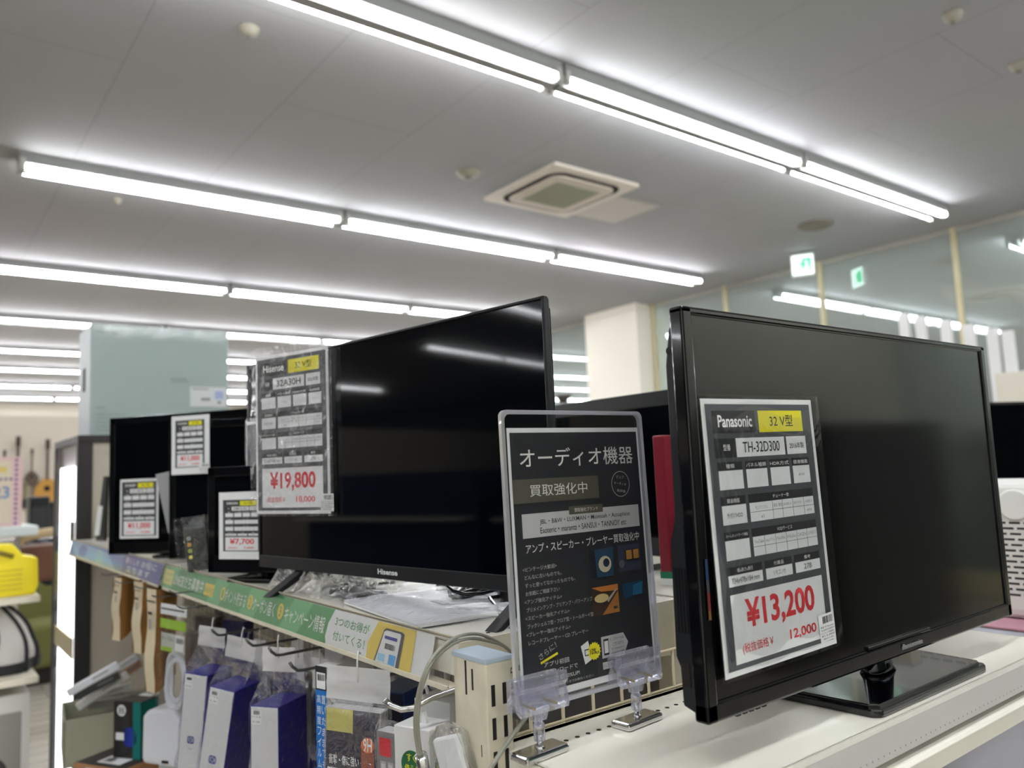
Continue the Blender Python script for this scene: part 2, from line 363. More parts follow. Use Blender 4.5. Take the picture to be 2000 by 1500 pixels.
for ri, y in enumerate(ROWS):
    j0 = .58 if ri != 2 else .53
    for ci in range(-7, 3):
        if ri == 3 and ci == -1: continue
        x = j0+1.22+2.455*ci
        if ci < {0: -4, 1: -4, 2: -1, 3: 0, 4: -1, 5: -4, 6: -6, 7: -6, 8: -7, 9: -7}[ri] and (ri, ci) not in ((3, -4), (4, -5), (4, -6)): continue
        vis = ri >= 2
        row = {2: 'row across the picture top', 3: 'second row back', 4: 'third row back', 5: 'fourth row back'}.get(ri, '%s row back' % ORD[max(ri-2, 0)] if vis else ('row right above the lens' if ri == 1 else 'row behind the lens'))
        pos = {2: 'glass wall end', 1: 'middle', 0: 'before the middle', -1: 'left part', -2: 'far left', -3: 'outer left', -4: 'off to the left', -5: 'farther off left', -6: 'second to last', -7: 'last on the left'}[ci]
        lab = 'twin tube ceiling light, %s, %s' % (row, pos)
        loc = (x, y, CZ-.115)
        if first: proto.location = loc; proto['label'] = lab; first = False
        else: dup(proto, loc, label=lab)

# air conditioner, detectors, hatch
t = thing('ceiling_air_conditioner', 'square four way cassette air conditioner set in the ceiling', 'air conditioner', (4.38, 4.85, CZ))
b = MB(); b.prism([(-.475, -.46), (-.46, -.475), (.46, -.475), (.475, -.46), (.475, .46), (.46, .475), (-.46, .475), (-.475, .46)], -.028, 0, mat('ac_plastic', (216, 208, 196), .5), axis='z', bev=.006); b.build('panel', t)
def rr(h, r, n=8):
    P = []
    for cx, cy, a0 in ((h-r, h-r, 0), (-(h-r), h-r, 90), (-(h-r), -(h-r), 180), (h-r, -(h-r), 270)):
        for k in range(n+1): a = math.radians(a0+90*k/n); P.append((cx+r*math.cos(a), cy+r*math.sin(a)))
    return P
b = MB(); b.prism(rr(.39, .14), -.031, -.027, DARK, axis='z'); b.build('air_slot', t)
b = MB(); b.prism(rr(.345, .11), -.045, -.03, mat('ac_plastic2', (205, 195, 182), .5), axis='z', bev=.004); b.build('inner_panel', t)
b = MB(); b.box(-.24, .24, -.24, .24, -.049, -.044, mat('ac_grille', (150, 150, 132), .6))
for k in range(22): b.box(-.235, .235, -.232+k*.0215, -.226+k*.0215, -.052, -.049, mat('ac_slat', (168, 168, 150), .6))
b.build('grille', t)
det = [((915, 335), 'round smoke detector left of the cassette air conditioner', .085), ((487, 55), 'small round sensor on the ceiling near the top left', .045), ((1860, 27), 'small round sensor on the ceiling in the top right corner', .045),
       ((1988, 125), 'small round sensor on the ceiling at the right picture edge', .045), ((230, 388), 'tiny sprinkler cap below the left end of the second light row', .03)]
DM = mat('detector_plastic', (150, 145, 130), .5)
for (u, v), lab, r in det:
    p = on(2, 2.33, u, v); t = thing('smoke_detector', lab, 'detector', (p.x, p.y, CZ))
    b = MB(); b.lathe([(r*1.15, 0), (r*1.15, -.008), (r, -.012), (r*.95, -.03), (r*.5, -.045), (0.002, -.047)], DM); b.build('cover', t)
    b = MB(); b.lathe([(r*.35, -.04), (r*.35, -.055), (0.002, -.056)], mat('detector_core', (120, 115, 105), .5)); b.build('sensor', t)
p = on(2, 2.33, 1592, 438); b = MB(); b.lathe([(.17, 0), (.17, -.02), (.14, -.035), (.1, -.03), (.002, -.03)], mat('vent_brown', (110, 104, 92), .5)); o = b.build('ceiling_vent', None, 'round dark air vent on the ceiling before the glass wall', 'vent'); o.location = (p.x, p.y, CZ)
b = MB()
hx, hy = 5.15, 4.98
for a in ((-.3, .3, -.3, -.285), (-.3, .3, .285, .3), (-.3, -.285, -.3, .3), (.285, .3, -.3, .3)): b.box(*a, -.006, 0, mat('hatch_frame', (165, 160, 152), .5))
b.box(-.285, .285, -.285, .285, -.003, 0, mat('hatch_board', (196, 191, 186), .7)); o = b.build('ceiling_hatch', None, 'square access hatch in the ceiling beside the cassette air conditioner', 'hatch'); o.location = (hx, hy, CZ)

# exit signs
def exit_sign(loc, rz, sz, lab, glow=.75, stem=.03):
    t = thing('exit_sign', lab, 'sign', loc, rz)
    b = MB(); b.box(-sz/2-.012, sz/2+.012, 0, .06, -sz-.024, 0, mat('sign_housing', (225, 225, 225), .4), .004); b.build('housing', t)
    EW = mat('sign_face_white', (240, 250, 246), .4, emit=((235, 255, 246), glow)); EG = mat('sign_face_green', (0, 165, 105), .4, emit=((0, 190, 120), glow))
    s2 = Sheet(sz, sz, M=Matrix.Translation((sz/2, .061, -sz-.012)) @ Matrix.Rotation(math.pi, 4, 'Z')); s2.rect(0, 0, 1, 1, EW, 0); s2.rect(.1, .16, .48, .84, EG, 1); s2.disc(.55, .3, .08, EG, 2); s2.poly([(.4, .38), (.66, .38), (.6, .62), (.76, .8), (.64, .82), (.44, .6)], EG, 2); s2.mb.build('rear_sign_face', t)
    s = Sheet(sz, sz, M=Matrix.Translation((-sz/2, -.001, -sz-.012))); s.rect(0, 0, 1, 1, EW, 0)
    s.rect(.52, .16, .9, .84, EG, 1); s.poly([(.62, .3), (.72, .3), (.8, .84), (.58, .84)], EW, 2)           # doorway
    s.disc(.52, .26, .07, EG, 3); s.poly([(.44, .34), (.6, .38), (.56, .6), (.42, .56)], EG, 3)              # runner
    s.poly([(.56, .4), (.74, .5), (.72, .56), (.54, .48)], EG, 3); s.poly([(.44, .36), (.28, .46), (.32, .52), (.47, .44)], EG, 3)
    s.poly([(.48, .56), (.56, .6), (.66, .74), (.58, .78)], EG, 3); s.poly([(.42, .54), (.5, .58), (.36, .8), (.2, .8), (.22, .74), (.33, .73)], EG, 3)
    s.poly([(.06, .5), (.2, .38), (.2, .62)], EG, 3)
    s.mb.build('sign_face', t); b = MB(); b.tube([(0, .03, 0), (0, .03, stem)], .01, CHROME); b.build('stem', t)
exit_sign((8.12, 4.93, CZ-.03), math.radians(-62), .23, 'lit green and white exit sign hanging from the ceiling by the glass wall')
exit_sign((8.3, 11.95, 2.35), math.radians(-90), .26, 'small lit exit sign far back beyond the left television', .7, CZ-2.35)

# ------------------------------------------------------------------ end gondola with the television
def holes(mb, x0, x1, y, z, step, r=.0028):
    x = x0
    while x < x1: mb.lathe([(r, 0), (r, .0004)], DARK, 12, M=Matrix.Translation((x, y, z))); x += step
def post_mb(mb, x, y, z0, z1, wx, wy, top):
    mb.box(x, x+wx, y, y+wy, z0, z1, POST, .0018)
    z = top-.028
    while z > z0+.05:
        for fx in (.26, .7):
            mb.box(x+wx*fx-.0024, x+wx*fx+.0024, y-.0005, y+.002, z-.022, z, DARK)
        z -= .034
ZE = EYE-.30; ex0, ex1 = .522, 1.415
t = thing('end_gondola', 'cream metal end gondola shelf under the large television and the sign', 'shelf unit', (0, 0, 0))
b = MB(); b.box(ex0, ex1, .480, .735, ZE-.003, ZE, DECK, .001); b.box(ex0, ex1, .725, .735, ZE-.03, ZE, DECK)
b.prism([(.482, ZE), (.478, ZE), (.4745, ZE-.004), (.4745, ZE-.035), (.482, ZE-.035)], ex0, ex1, DECK, axis='x')
b.box(ex0, ex0+.002, .48, .735, ZE-.03, ZE, DECK); b.box(ex1-.002, ex1, .48, .735, ZE-.03, ZE, DECK)
holes(b, .555, 1.36, .688, ZE, .0165); b.build('shelf', t)
b = MB(); b.prism([(.4735, ZE+.004), (.472, ZE+.004), (.461, ZE-.036), (.4745, ZE-.037), (.4745, ZE-.0355), (.4635, ZE-.0345)], ex0, ex1, RAILC, axis='x'); b.build('clear_price_rail', t)
b = MB(); b.prism([(.4745, ZE-.036), (.458, ZE-.037), (.455, ZE-.041), (.458, ZE-.062), (.4745, ZE-.064)], ex0, ex1, DECK, axis='x', bev=.0008); b.build('front_lip', t)
b = MB(); s = Sheet(ex1-ex0, .03, M=Matrix.Translation((ex0, .4665, ZE-.032)) @ Matrix.Rotation(math.radians(-14), 4, 'X'))
s.rect(.02, .02, .98, .98, mat('rail_paper', (228, 226, 222), .5), 1)
for k in range(70): s.disc(.03+k*.0134, .78, .0012, I_T, 2, 10)
s.mb.build('rail_insert', t)
for px_, in ((.496,), (1.400,)):
    b = MB(); post_mb(b, px_, .706, 0, EYE-.205, .034, .062, EYE-.2)
    b.box(px_-.0006, px_+.002, .742, .7445, EYE-.243, EYE-.207, DARK); b.box(px_-.0006, px_+.002, .7295, .732, EYE-.236, EYE-.214, DARK)
    b.box(px_-.0006, px_+.002, .73, .7335, EYE-.385, EYE-.37, DARK, .0004)
    for (yy, zz, hh) in ((.7175, .29, .012), (.7195, .318, .009), (.716, .338, .006), (.709, .35, .02)): b.box(px_-.0004, px_+.001, yy, yy+.0012, EYE-zz-hh, EYE-zz, mat('rust', (88, 60, 40), .8))
    b.build('post', t)
    b = MB(); b.prism([(px_-.001, .705), (px_+.036, .705), (px_+.036, .77), (px_-.001, .77)], EYE-.206, EYE-.2, mat('post_cap_blue', (170, 183, 196), .45), axis='z', bev=.0012); b.build('post_cap', t)
b = MB(); b.box(.53, 1.40, .715, .73, 0, .75, POST); b.build('back_panel', t)
b = MB(); b.box(.53, 1.40, .48, .72, .15, .16, DECK); b.box(.53, 1.4, .48, .49, .0, .16, DECK); b.build('bottom_shelf', t)
# wire mesh backs
def mesh_panel(name, parent, o, du, dv, nu, nv, su, sv, r, m):
    b = MB(); o = Vector(o); du = Vector(du); dv = Vector(dv)
    for k in range(nu+1): b.tube([o+du*(k*su), o+du*(k*su)+dv*(nv*sv)], r, m, 6)
    for k in range(nv+1): b.tube([o+dv*(k*sv)+Vector((0, 0, 0)), o+dv*(k*sv)+du*(nu*su)], r, m, 6)
    return b.build(name, parent)
MESHM = mat('mesh_cream', (205, 192, 160), .45)
mesh_panel('wire_mesh_back', t, (.54, .752, .75), (1, 0, 0), (0, 0, 1), 17, 10, .05, .0495, .0022, MESHM)

# ------------------------------------------------------------------ left gondola (two sections) with strips
ZS = EYE-.205; XF = .535; XB = .93
t = thing('side_gondola', 'long cream gondola running back from the end post, televisions on its top shelf', 'shelf unit', (0, 0, 0))
for ya, yb in ((.815, 2.125), (2.135, 3.50)):
    b = MB(); b.box(XF, XB, ya, yb, ZS-.003, ZS, DECK, .001)
    b.box(XF, XF+.003, ya, yb, ZS-.04, ZS, DECK)
    holes(b, XF+.04, XB-.04, ya+.02, ZS, .018); holes(b, XF+.04, XB-.04, ya+.3, ZS, .03)
    # end brackets
    for yy in (ya, yb-.002): b.prism([(XF+.001, ZS), (XB, ZS), (XB, ZS-.08), (XF+.06, ZS-.056), (XF+.012, ZS-.063), (XF, ZS-.06)], yy-.002, yy, POST, axis='y')
    b.build('shelf', t, 'cream steel shelf with small round holes')
    b = MB(); b.box(.50, XB, ya, min(yb, 3.38), .605, .62, DECK); b.box(.50, .505, ya, min(yb, 3.38), .58, .62, DECK); b.build('lower_shelf', t)
b = MB(); b.box(.945, .95, .80, 3.5, 0, ZS-.02, mat('panel_grey', (150, 146, 138), .6)); b.build('back_panel', t)
mesh_panel('wire_mesh_back', t, (.935, .80, .62), (0, 1, 0), (0, 0, 1), 50, 14, .054, .0475, .0022, MESHM)
b = MB(); post_mb(b, .915, .80, 0, EYE-.215, .04, .05, EYE-.21); b.build('post', t)
b = MB(); b.box(.96, 1.34, .80, 2.2, ZS-.02, ZS-.004, DECK); b.build('far_side_shelf', t)
b = MB(); b.box(.96, 1.3, .80, 2.2, .82, .835, DECK); b.build('far_side_lower_shelf', t)

def strip(name, ya, yb, ztop, hh, label, draw, tilt=.012):
    """label strip in a clear rail, on the front of the shelf, facing -x; sheet x runs towards -y"""
    t = thing(name, label, 'label strip', (XF, yb, ztop-hh))
    M = Matrix(((0, 1, 0, 0), (-1, 0, 0, 0), (0, 0, 1, 0), (0, 0, 0, 1)))    # sheet -> room: x->-y, y->x
    Lg = yb-ya; tm = M @ Matrix.Rotation(math.atan2(tilt, hh), 4, 'X') @ Matrix.Translation((0, 0, 0))
    off = Matrix.Translation((-tilt-.004, 0, 0))
    off = Matrix.Translation((-.016, 0, 0))
    s = Sheet(Lg, hh, M=off @ M @ Matrix.Rotation(math.atan2(-tilt, hh), 4, 'X'), eps=.0004)
    draw(s); s.mb.build('printed_strip', t)
    b = MB(); b.prism([(-.0205, -.001), (-.0195, -.001), (-.0195+tilt, hh+.004), (-.0205+tilt, hh+.004)], -Lg-.05, 0, RAILC, axis='y')
    b.build('clear_rail', t)
    b = MB(); b.prism([(-.021, -.004), (0, -.004), (0, .0), (-.019, .0), (-.019, .002), (-.021, .002)], -Lg-.05, 0, POST, axis='y')
    b.prism([(-.0, hh-.002), (-.006, hh+.003), (-.006, hh+.0045), (0, hh)], -Lg-.05, 0, POST, axis='y')
    b.build('metal_lip', t); return t
GR = ink('green', (74, 150, 96)); GL = ink('light_green', (104, 176, 122)); GY = ink('pale_yellow', (214, 206, 128)); OR = ink('badge_yellow', (222, 196, 84)); GW = ink('green_text', (70, 150, 100))
def green(s):
    s.rect(0, 0, .80, 1, GR, 0); s.rect(.80, 0, 1, 1, PAPER, 0)
    s.poly([(.775, 0), (.9, 0), (.9, 1), (.765, 1), (.76, .8), (.763, .4)][::-1], PAPER, 1)
    for a in (.02, .3, .46, .62): s.poly([(a+.03, 0), (a+.09, 0), (a+.055, 1), (a-.005, 1)][::-1], GL, 1)
    s.rect(.012, .16, .075, .82, GY, 2); s.text('とくに楽しい情報', .018, .26, .068, .42, GR, 3); s.text('お届けします', .022, .56, .062, .7, GR, 3)
    s.text('LINE友だち募集中', .085, .22, .265, .76, I_W, 3, .02)
    s.rect(.272, .28, .322, .76, OR, 2); s.text('読込み完了', .276, .42, .318, .62, GR, 3)
    s.rect(.352, .02, .3535, .98, I_T, 2)
    for cx, n, tx, a, bq in ((.368, '1', 'ポイント貯まる', .38, .476), (.494, '2', 'クーポン届く', .507, .592), (.612, '3', 'キャンペーン情報', .628, .755)):
        s.disc(cx, .5, .0105, OR, 2); s.text(n, cx-.004, .34, cx+.004, .66, GR, 3); s.text(tx, a, .28, bq, .76, I_W, 3, .012)
    s.text('3つのお得が', .782, .16, .868, .42, GW, 3, .01); s.text('付いてくる！', .782, .56, .862, .82, GW, 3, .01)
    s.poly([(.885, 0), (.965, 0), (.965, 1), (.87, 1), (.868, .6)][::-1], OR, 2)
    PH = ink('phone', (60, 64, 78)); s.poly([(.905, .12), (.938, .12), (.944, .16), (.942, 1), (.888, 1), (.9, .18)][::-1], PH, 3)
    s.poly([(.907, .17), (.936, .17), (.938, .2), (.936, .98), (.892, .98), (.902, .22)][::-1], PAPER, 4)
    s.rect(.905, .3, .932, .38, I_B, 5); barcode(s, .908, .48, .93, .62, 5, 3); LB = ink('sky_blue', (70, 160, 225)); s.rect(.896, .76, .912, .94, ink('pale_blue', (150, 200, 230)), 5); s.rect(.92, .72, .934, .96, LB, 5)
strip('promotional_strip', .86, 2.125, ZS+.004, .052, 'green promotional label strip along the near shelf edge', green)
def blue(s):
    B1 = ink('strip_blue', (92, 128, 186)); B2 = ink('strip_light_blue', (140, 188, 216)); B3 = ink('strip_navy', (62, 78, 150))
    s.rect(0, 0, 1, 1, B1, 0); s.poly([(.0, .1), (.1, 0), (.5, .2), (.62, 1), (.1, 1)][::-1], B2, 1); s.disc(.2, .5, .06, B1, 2, ry=.4); s.disc(.42, .55, .05, ink('pale_teal', (150, 206, 206)), 2, ry=.4)
    s.rect(.68, 0, 1, 1, B3, 1); s.text('暮らしの', .7, .12, .82, .45, I_W, 2, .02); s.text('お役に', .84, .1, .96, .45, I_W, 2, .02); s.text('立ちます', .72, .52, .92, .86, I_W, 2, .02)
strip('promotional_strip', 2.14, 3.48, ZS+.004, .052, 'blue label strip along the far shelf edge beside the black cabinet', blue)

# ------------------------------------------------------------------ televisions
def tv_matrix(L, R): return math.atan2(R.y-L.y, R.x-L.x)
def television(label, base, rz, W, H, z0, thick, bez, frame=BLACK, scr=SCREEN, bot=None, rim=0, back_in=.03, round_=0.004):
    t = thing('television', label, 'television', base, rz); bot = bot or bez
    b = MB(); x0, x1 = -W/2, W/2
    # frame ring: outer bevelled box with a recessed screen
    b.box(x0, x1, .002, min(thick*.45, .011), z0, z0+H, frame, round_, 3)
    for a in ((x0, x1, z0, z0+bot), (x0, x1, z0+H-bez, z0+H), (x0, x0+bez, z0, z0+H), (x1-bez, x1, z0, z0+H)):
        b.box(a[0], a[1], -.003, .006, a[2], a[3], frame, .0012)
    b.build('frame', t)
    b = MB(); b.box(x0+bez, x1-bez, 0, .003, z0+bot, z0+H-bez, scr); b.build('screen', t)
    b = MB(); b.prism([(x0+.006, thick*.4), (x1-.006, thick*.4), (x1-back_in, thick), (x0+back_in, thick)], z0+.012, z0+H-.012, BACKP, axis='z', bev=.003); b.build('back_cover', t)
    return t
def neck(t, z0, m=BLACK, wd=.06, y=.03):
    b = MB(); b.box(-wd/2, wd/2, y-.012, y+.012, .006, z0+.06, m, .003); b.build('neck', t)

# the big one on the right
z0 = .040
PT = thing('television', 'large black 32 inch television in front, grey price card on its screen', 'television', (1.0, .53, ZE+.0005))
x0, x1, TH = -.366, .3685, .42
b = MB()
for a in ((x0, x1, z0, z0+.02), (x0, x1, z0+TH-.009, z0+TH), (x0, x0+.017, z0, z0+TH), (x1-.016, x1, z0, z0+TH)): b.box(a[0], a[1], -.004, .014, a[2], a[3], BLACK, .003, 3)
b.box(x0+.005, x1-.005, .004, .014, z0+.005, z0+TH-.005, BLACKM)
b.build('bezel', PT, 'gloss black bezel')
b = MB(); b.box(x0+.017, x1-.016, -.001, .003, z0+.02, z0+TH-.009, SCREENM); b.build('screen', PT)
b = MB()
b.prism([(z0+TH-.012, .01), (z0+TH-.022, .018), (z0+.36, .025), (z0+.2, .026), (z0+.175, .034), (z0+.06, .036), (z0+.05, .031), (z0+.012, .030), (z0+.006, .01)][::-1], x0+.003, x1-.003, BACKP, bev=.002,
        M=Matrix(((0, 1, 0, 0), (0, 0, 1, 0), (1, 0, 0, 0), (0, 0, 0, 1))), axis='y')
b.prism([(-.3, .04), (.3, .04), (.27, .078), (-.27, .078)], z0+.04, z0+.3, BACKP, axis='z', bev=.004)
b.build('back_cover', PT)
b = MB(); b.lathe([(.004, 0), (.004, .0005)], DARK, 16, M=Matrix.Translation((x0+.0024, .018, z0+.375)) @ Matrix.Rotation(-math.pi/2, 4, 'Y')); b.build('screw_hole', PT); b = MB(); b.box(x0+.0022, x0+.004, .018, .028, z0+.032, z0+.055, DARK); b.build('grip_recess', PT); b = MB()
for k in range(4): b.box(x0+.0022, x0+.0035, .016+k*.004, .018+k*.004, z0+.085, z0+.15, BLACKM)
b.build('cover_ribs', PT)
b = MB(); b.box(-.06, .10, -.0045, .004, z0+.0195, z0+.024, BLACK, .001); b.box(.02, .075, -.0048, -.004, z0+.007, z0+.011, mat('badge', (120, 120, 122), .3)); b.build('sensor_window', PT)
b = MB(); s = Sheet(.05, .0055, M=Matrix.Translation((.02, -.0052, z0+.0085))); s.text('Panasonic', .0, .0, 1, 1, mat('badge_silver', (150, 150, 155), .3), 1, .02); s.mb.build('badge', PT)
b = MB()
for k in range(5): b.box(x0+.05+k*.011, x0+.057+k*.011, .0, .01, z0-.003, z0+.001, BLACKM, .0008)
b.build('buttons', PT)
b = MB()
def base_fn(zt, ins): return [(-.11+ins, -.042+ins), (.165-ins, -.042+ins), (.175-ins, -.036+ins), (.19-ins, .14-ins), (-.13+ins, .14-ins), (-.118+ins, -.034+ins)]
b.prism(base_fn(0, 0), 0, .009, BLACK, axis='z', bev=.002); b.prism(base_fn(0, .006), .008, .0125, BLACK, axis='z', bev=.001); b.build('stand_base', PT)
b = MB(); b.lathe([(.026, .012), (.022, .02), (.018, .05)], mat('dark_chrome', (60, 62, 65), .08, metal=1), 28, M=Matrix.Translation((.03, .036, 0)) @ Matrix.Diagonal((1.3, .7, 1, 1))); b.build('stand_neck', PT)

# the card on it
sh = price_sheet(.205, .283, 'Panasonic', '32', 'TH-32D300', '2016', '13,200', '12,000')
t = thing('price_card', 'grey specification card in clear sleeve, red 13,200 price, on the big television', 'price card', (.6585, .5215, EYE-.2195), rot=(math.radians(-1.2), math.radians(-.6), 0))
o = sh.mb.build('printed_card', t)
b = sleeve(MB(), .205, .283, .004, SLEEVE, extra_right=.012, depth=.0014, amp=.001); b.build('clear_sleeve', t)
sticker('barcode_sticker', t, .031, .03, (.171, -.0019, .006), ('商品 TV Panasonic', 'TH-32D300 2016年製 中', 'トレファク 店頭渡し', '¥12,000', '(税込¥13,200)'), 5, (0, math.radians(-2), 0))
sh = Sheet(.004, .06); sh.rect(0, 0, 1, 1, ink('band_blue', (20, 48, 84)), 0); sh.rect(0, .35, 1, .55, ink('band_grey', (60, 62, 66)), 1); sh.rect(0, .55, 1, .85, ink('band_red', (110, 24, 26)), 1); sh.rect(0, .85, 1, 1, ink('band_orange', (110, 76, 24)), 1)  # narrow strip of dark blue, grey, red and orange bands
o = sh.mb.build('bezel_band', PT, 'narrow dark blue and red strip on the left bezel'); o.location = (x0+.009, -.0052, z0+.1)

# the slimmer one on the left
L = on(2, -.166, 508, 1106); R_ = on(2, -.166, 1092, 1166); rz = math.atan2(R_.y-L.y, R_.x-L.x); ctr = (L+R_)/2; WH = (R_-L).length
HT = television('slim black 32 inch television on the near left shelf, wrinkled price card at its corner', (ctr.x, ctr.y, ZS), rz, WH, .392, .039, .045, .0045, frame=BLACKM, scr=SCREEN, bot=.022)
s = Sheet(.05, .0085, M=Matrix.Translation((.0, -.0034, .0465))); s.text('Hisense', 0, 0, 1, 1, mat('badge_white', (205, 208, 210), .4), 1, .03); s.mb.build('badge', HT)
for sx in (-1, 1):
    b = MB(); b.prism([(-.085, 0), (-.07, .0), (.0, .032), (.07, 0), (.085, 0), (.012, .042), (-.012, .042)], sx*.24-.011, sx*.24+.011, BLACKM, axis='x', M=Matrix.Translation(((.07 if sx > 0 else 0), .02, 0)), bev=.0015); b.build('foot', HT)
sh = price_sheet(.195, .29, 'Hisense', '32', '32A30H', '2022', '19,800', '18,000', dims='721x427x80 mm', kinds=('ハイビジョン液晶', 'WXGA', '', '#N/A'))
def in_tv(TV, x, y, z):
    M = Matrix.Translation(TV.location) @ Matrix.Rotation(TV.rotation_euler.z, 4, 'Z'); return M @ Vector((x, y, z))
M = Matrix.Translation(HT.location) @ Matrix.Rotation(rz, 4, 'Z'); nn = M.to_3x3() @ Vector((0, 1, 0)); oo = M @ Vector((0, -.007, 0)); r = ray(646, 1003)
q = Vector((0, 0, EYE))+r*((oo-Vector((0, 0, EYE))).dot(nn)/r.dot(nn)); crz = rz+math.radians(9)          # its right edge touches the screen, its left edge stands off
p = q-Vector((math.cos(crz), math.sin(crz), 0))*.195
t = thing('price_card', 'grey specification card in wrinkled clear bag, red 19,800 price', 'price card', p, crz)
sh.mb.build('printed_card', t)
def crk(mb, W, H, x0, x1, z0, z1, y, amp, m, seed, n=60):
    def fn(a, b):
        x = x0+a*(x1-x0); z = z0+b*(z1-z0); e = min(1, 10*min(a, 1-a, b, 1-b)); top = max(0, (b-.55)/.45)
        q = Vector((x*38+seed, z*30, 0)); r1 = abs(noise.noise(q)); r2 = abs(noise.noise(q*2.3+Vector((3, 1, 2))))
        return (x, y-amp*(.25+1.2*top)*(1-2*r1)*.8*e-amp*(.2+.8*top)*.5*(1-2*r2)*e, z)
    mb.surf(fn, n, n, m, smooth=True)
b = MB(); crk(b, 0, 0, -.012, .208, -.004, .306, -.0045, .003, CRINKLE, 1.7); crk(b, 0, 0, -.012, .208, -.004, .306, .003, .001, SLEEVE, 2.7, 12); b.build('wrinkled_bag', t)
sticker('barcode_sticker', t, .032, .03, (.172, -.0012, .004), ('商品 TV Hisense', '32A30H 2022年製', '店頭渡し', '¥18,000', '(税込¥19,800)'), 9)

# tall black one directly behind it
pL = on(2, -.19, 489, 1108)
BT = television('thin framed black television half hidden behind the slim one', (pL.x+.022, pL.y-.13, ZS), rz+math.radians(2), .26, .44, .018, .03, .012, frame=BLACKM)
for sx in (-1, 1):
    b = MB(); b.box(sx*.09-.01, sx*.09+.01, -.0, .05, 0, .02, BLACKM, .003); b.build('foot', BT)
p = in_tv(BT, -.13+.012, -.012, .03); sh = Sheet(.12, .3); sh.mb.box(0, .12, 0, .0006, 0, .3, PAPER); sh.rect(.03, .02, .97, .98, I_G, 1); sh.rect(.1, .75, .9, .95, PAPER, 2)
t = thing('price_card', 'card in a clear bag between the two slim televisions, only its edge showing', 'price card', p, BT.rotation_euler.z); sh.mb.build('printed_card', t); b = sleeve(MB(), .12, .3, .006, BAG, amp=.002); b.build('clear_bag', t)

def place_tv(uL, vL, uR, vR, zb): L = on(2, zb, uL, vL); R_ = on(2, zb, uR, vR); return L, R_, math.atan2(R_.y-L.y, R_.x-L.x), (R_-L).length
# small rounded one
L, R_, rz1, W1 = place_tv(408, 1120, 560, 1128, -.195); W1 = .34; d = (R_-L).normalized(); rz1 += math.radians(8); d = Vector((math.cos(rz1), math.sin(rz1), 0)); c = L+d*W1/2
OT = television('small black television with rounded corners, priced 7,700', (c.x, c.y, ZS), rz1, W1, .222, .012, .04, .02, scr=SCREEN, bot=.036, round_=.012)
neck(OT, .012); b = MB(); b.prism(rr(.085, .03), 0, .008, BLACK, axis='z', M=Matrix.Translation((0, .03, 0)), bev=.002); b.build('stand_base', OT)
# wide ones at the back
L, R_, rz2, W2 = place_tv(331, 1093, 520, 1100, -.198); W2 = .555; rz2 += math.radians(14); d = Vector((math.cos(rz2), math.sin(rz2), 0)); c = L+d*W2/2
FT = television('black 24 inch television with a white card hanging over its top', (c.x, c.y, ZS), rz2, W2, .355, .008, .045, .02, bot=.04)
neck(FT, .01); b = MB(); b.prism(rr(.1, .03), 0, .007, BLACK, axis='z', M=Matrix.Translation((0, .03, 0)), bev=.002); b.build('stand_base', FT)
L, R_, rz3, W3 = place_tv(213, 1083, 420, 1092, -.2); W3 = .60; rz3 += math.radians(16); d = Vector((math.cos(rz3), math.sin(rz3), 0)); c = L+d*W3/2
ST = television('black 24 inch television farthest left, card stuck at its lower left', (c.x, c.y, ZS), rz3, W3, .398, .005, .045, .02, bot=.035)
neck(ST, .01); b = MB(); b.prism(rr(.1, .03), 0, .007, BLACK, axis='z', M=Matrix.Translation((0, .03, 0)), bev=.002); b.build('stand_base', ST)
def card_at(TV, u, v, W, H, sheet, label, yoff=-.006):
    """hang the card on that television's front so that its lower left corner is seen at u, v"""
    M = Matrix.Translation(TV.location) @ Matrix.Rotation(TV.rotation_euler.z, 4, 'Z'); n = (M.to_3x3() @ Vector((0, 1, 0))); o = M @ Vector((0, yoff, 0)); r = ray(u, v); e = Vector((0, 0, EYE))
    k = (o-e).dot(n)/r.dot(n); p = e+r*k
    t = thing('price_card', label, 'price card', p, TV.rotation_euler.z); sheet.mb.build('printed_card', t); return t
def span(TV, u0, v0, u1, v1, yoff=-.006):
    M = Matrix.Translation(TV.location) @ Matrix.Rotation(TV.rotation_euler.z, 4, 'Z'); n = (M.to_3x3() @ Vector((0, 1, 0))); o = M @ Vector((0, yoff, 0)); e = Vector((0, 0, EYE))
    out = []
    for u, v in ((u0, v0), (u1, v1)): r = ray(u, v); out.append(e+r*((o-e).dot(n)/r.dot(n)))
    return math.hypot(out[1].x-out[0].x, out[1].y-out[0].y), out
W_, _ = span(ST, 234, 1052, 309, 1052); _, q = span(ST, 236, 937, 234, 1052); H_ = q[0].z-q[1].z
card_at(ST, 234, 1052, W_, H_, price_sheet(W_, H_, 'SHARP', '24', 'LC-24K30', '2016', '11,000', '10,000', margin=(.02, .025, .02, .02), detail=0, rec='外付け'), 'white bordered price card, red 11,000, on the farthest left television')
W_, _ = span(FT, 334, 928, 408, 928, -.008); _, q = span(FT, 337, 814, 335, 928, -.008); H_ = q[0].z-q[1].z
t = card_at(FT, 335, 928, W_, H_, price_sheet(W_, H_, 'FUNAI', '24', 'FL-24H1010', '2018', '11,000', '10,000', margin=(.08, .06, .1, .1), detail=0, rec='外付け'), 'price card with wide white margins, red 11,000, hung over a screen top', -.008)
sticker('barcode_sticker', t, W_*.28, H_*.17, (W_*.74, -.002, .001), ('商品 FUNAI', '24 2018', '¥10,000'), 4)
W_, _ = span(OT, 428, 1092, 520, 1096); _, q = span(OT, 430, 962, 428, 1092); H_ = q[0].z-q[1].z
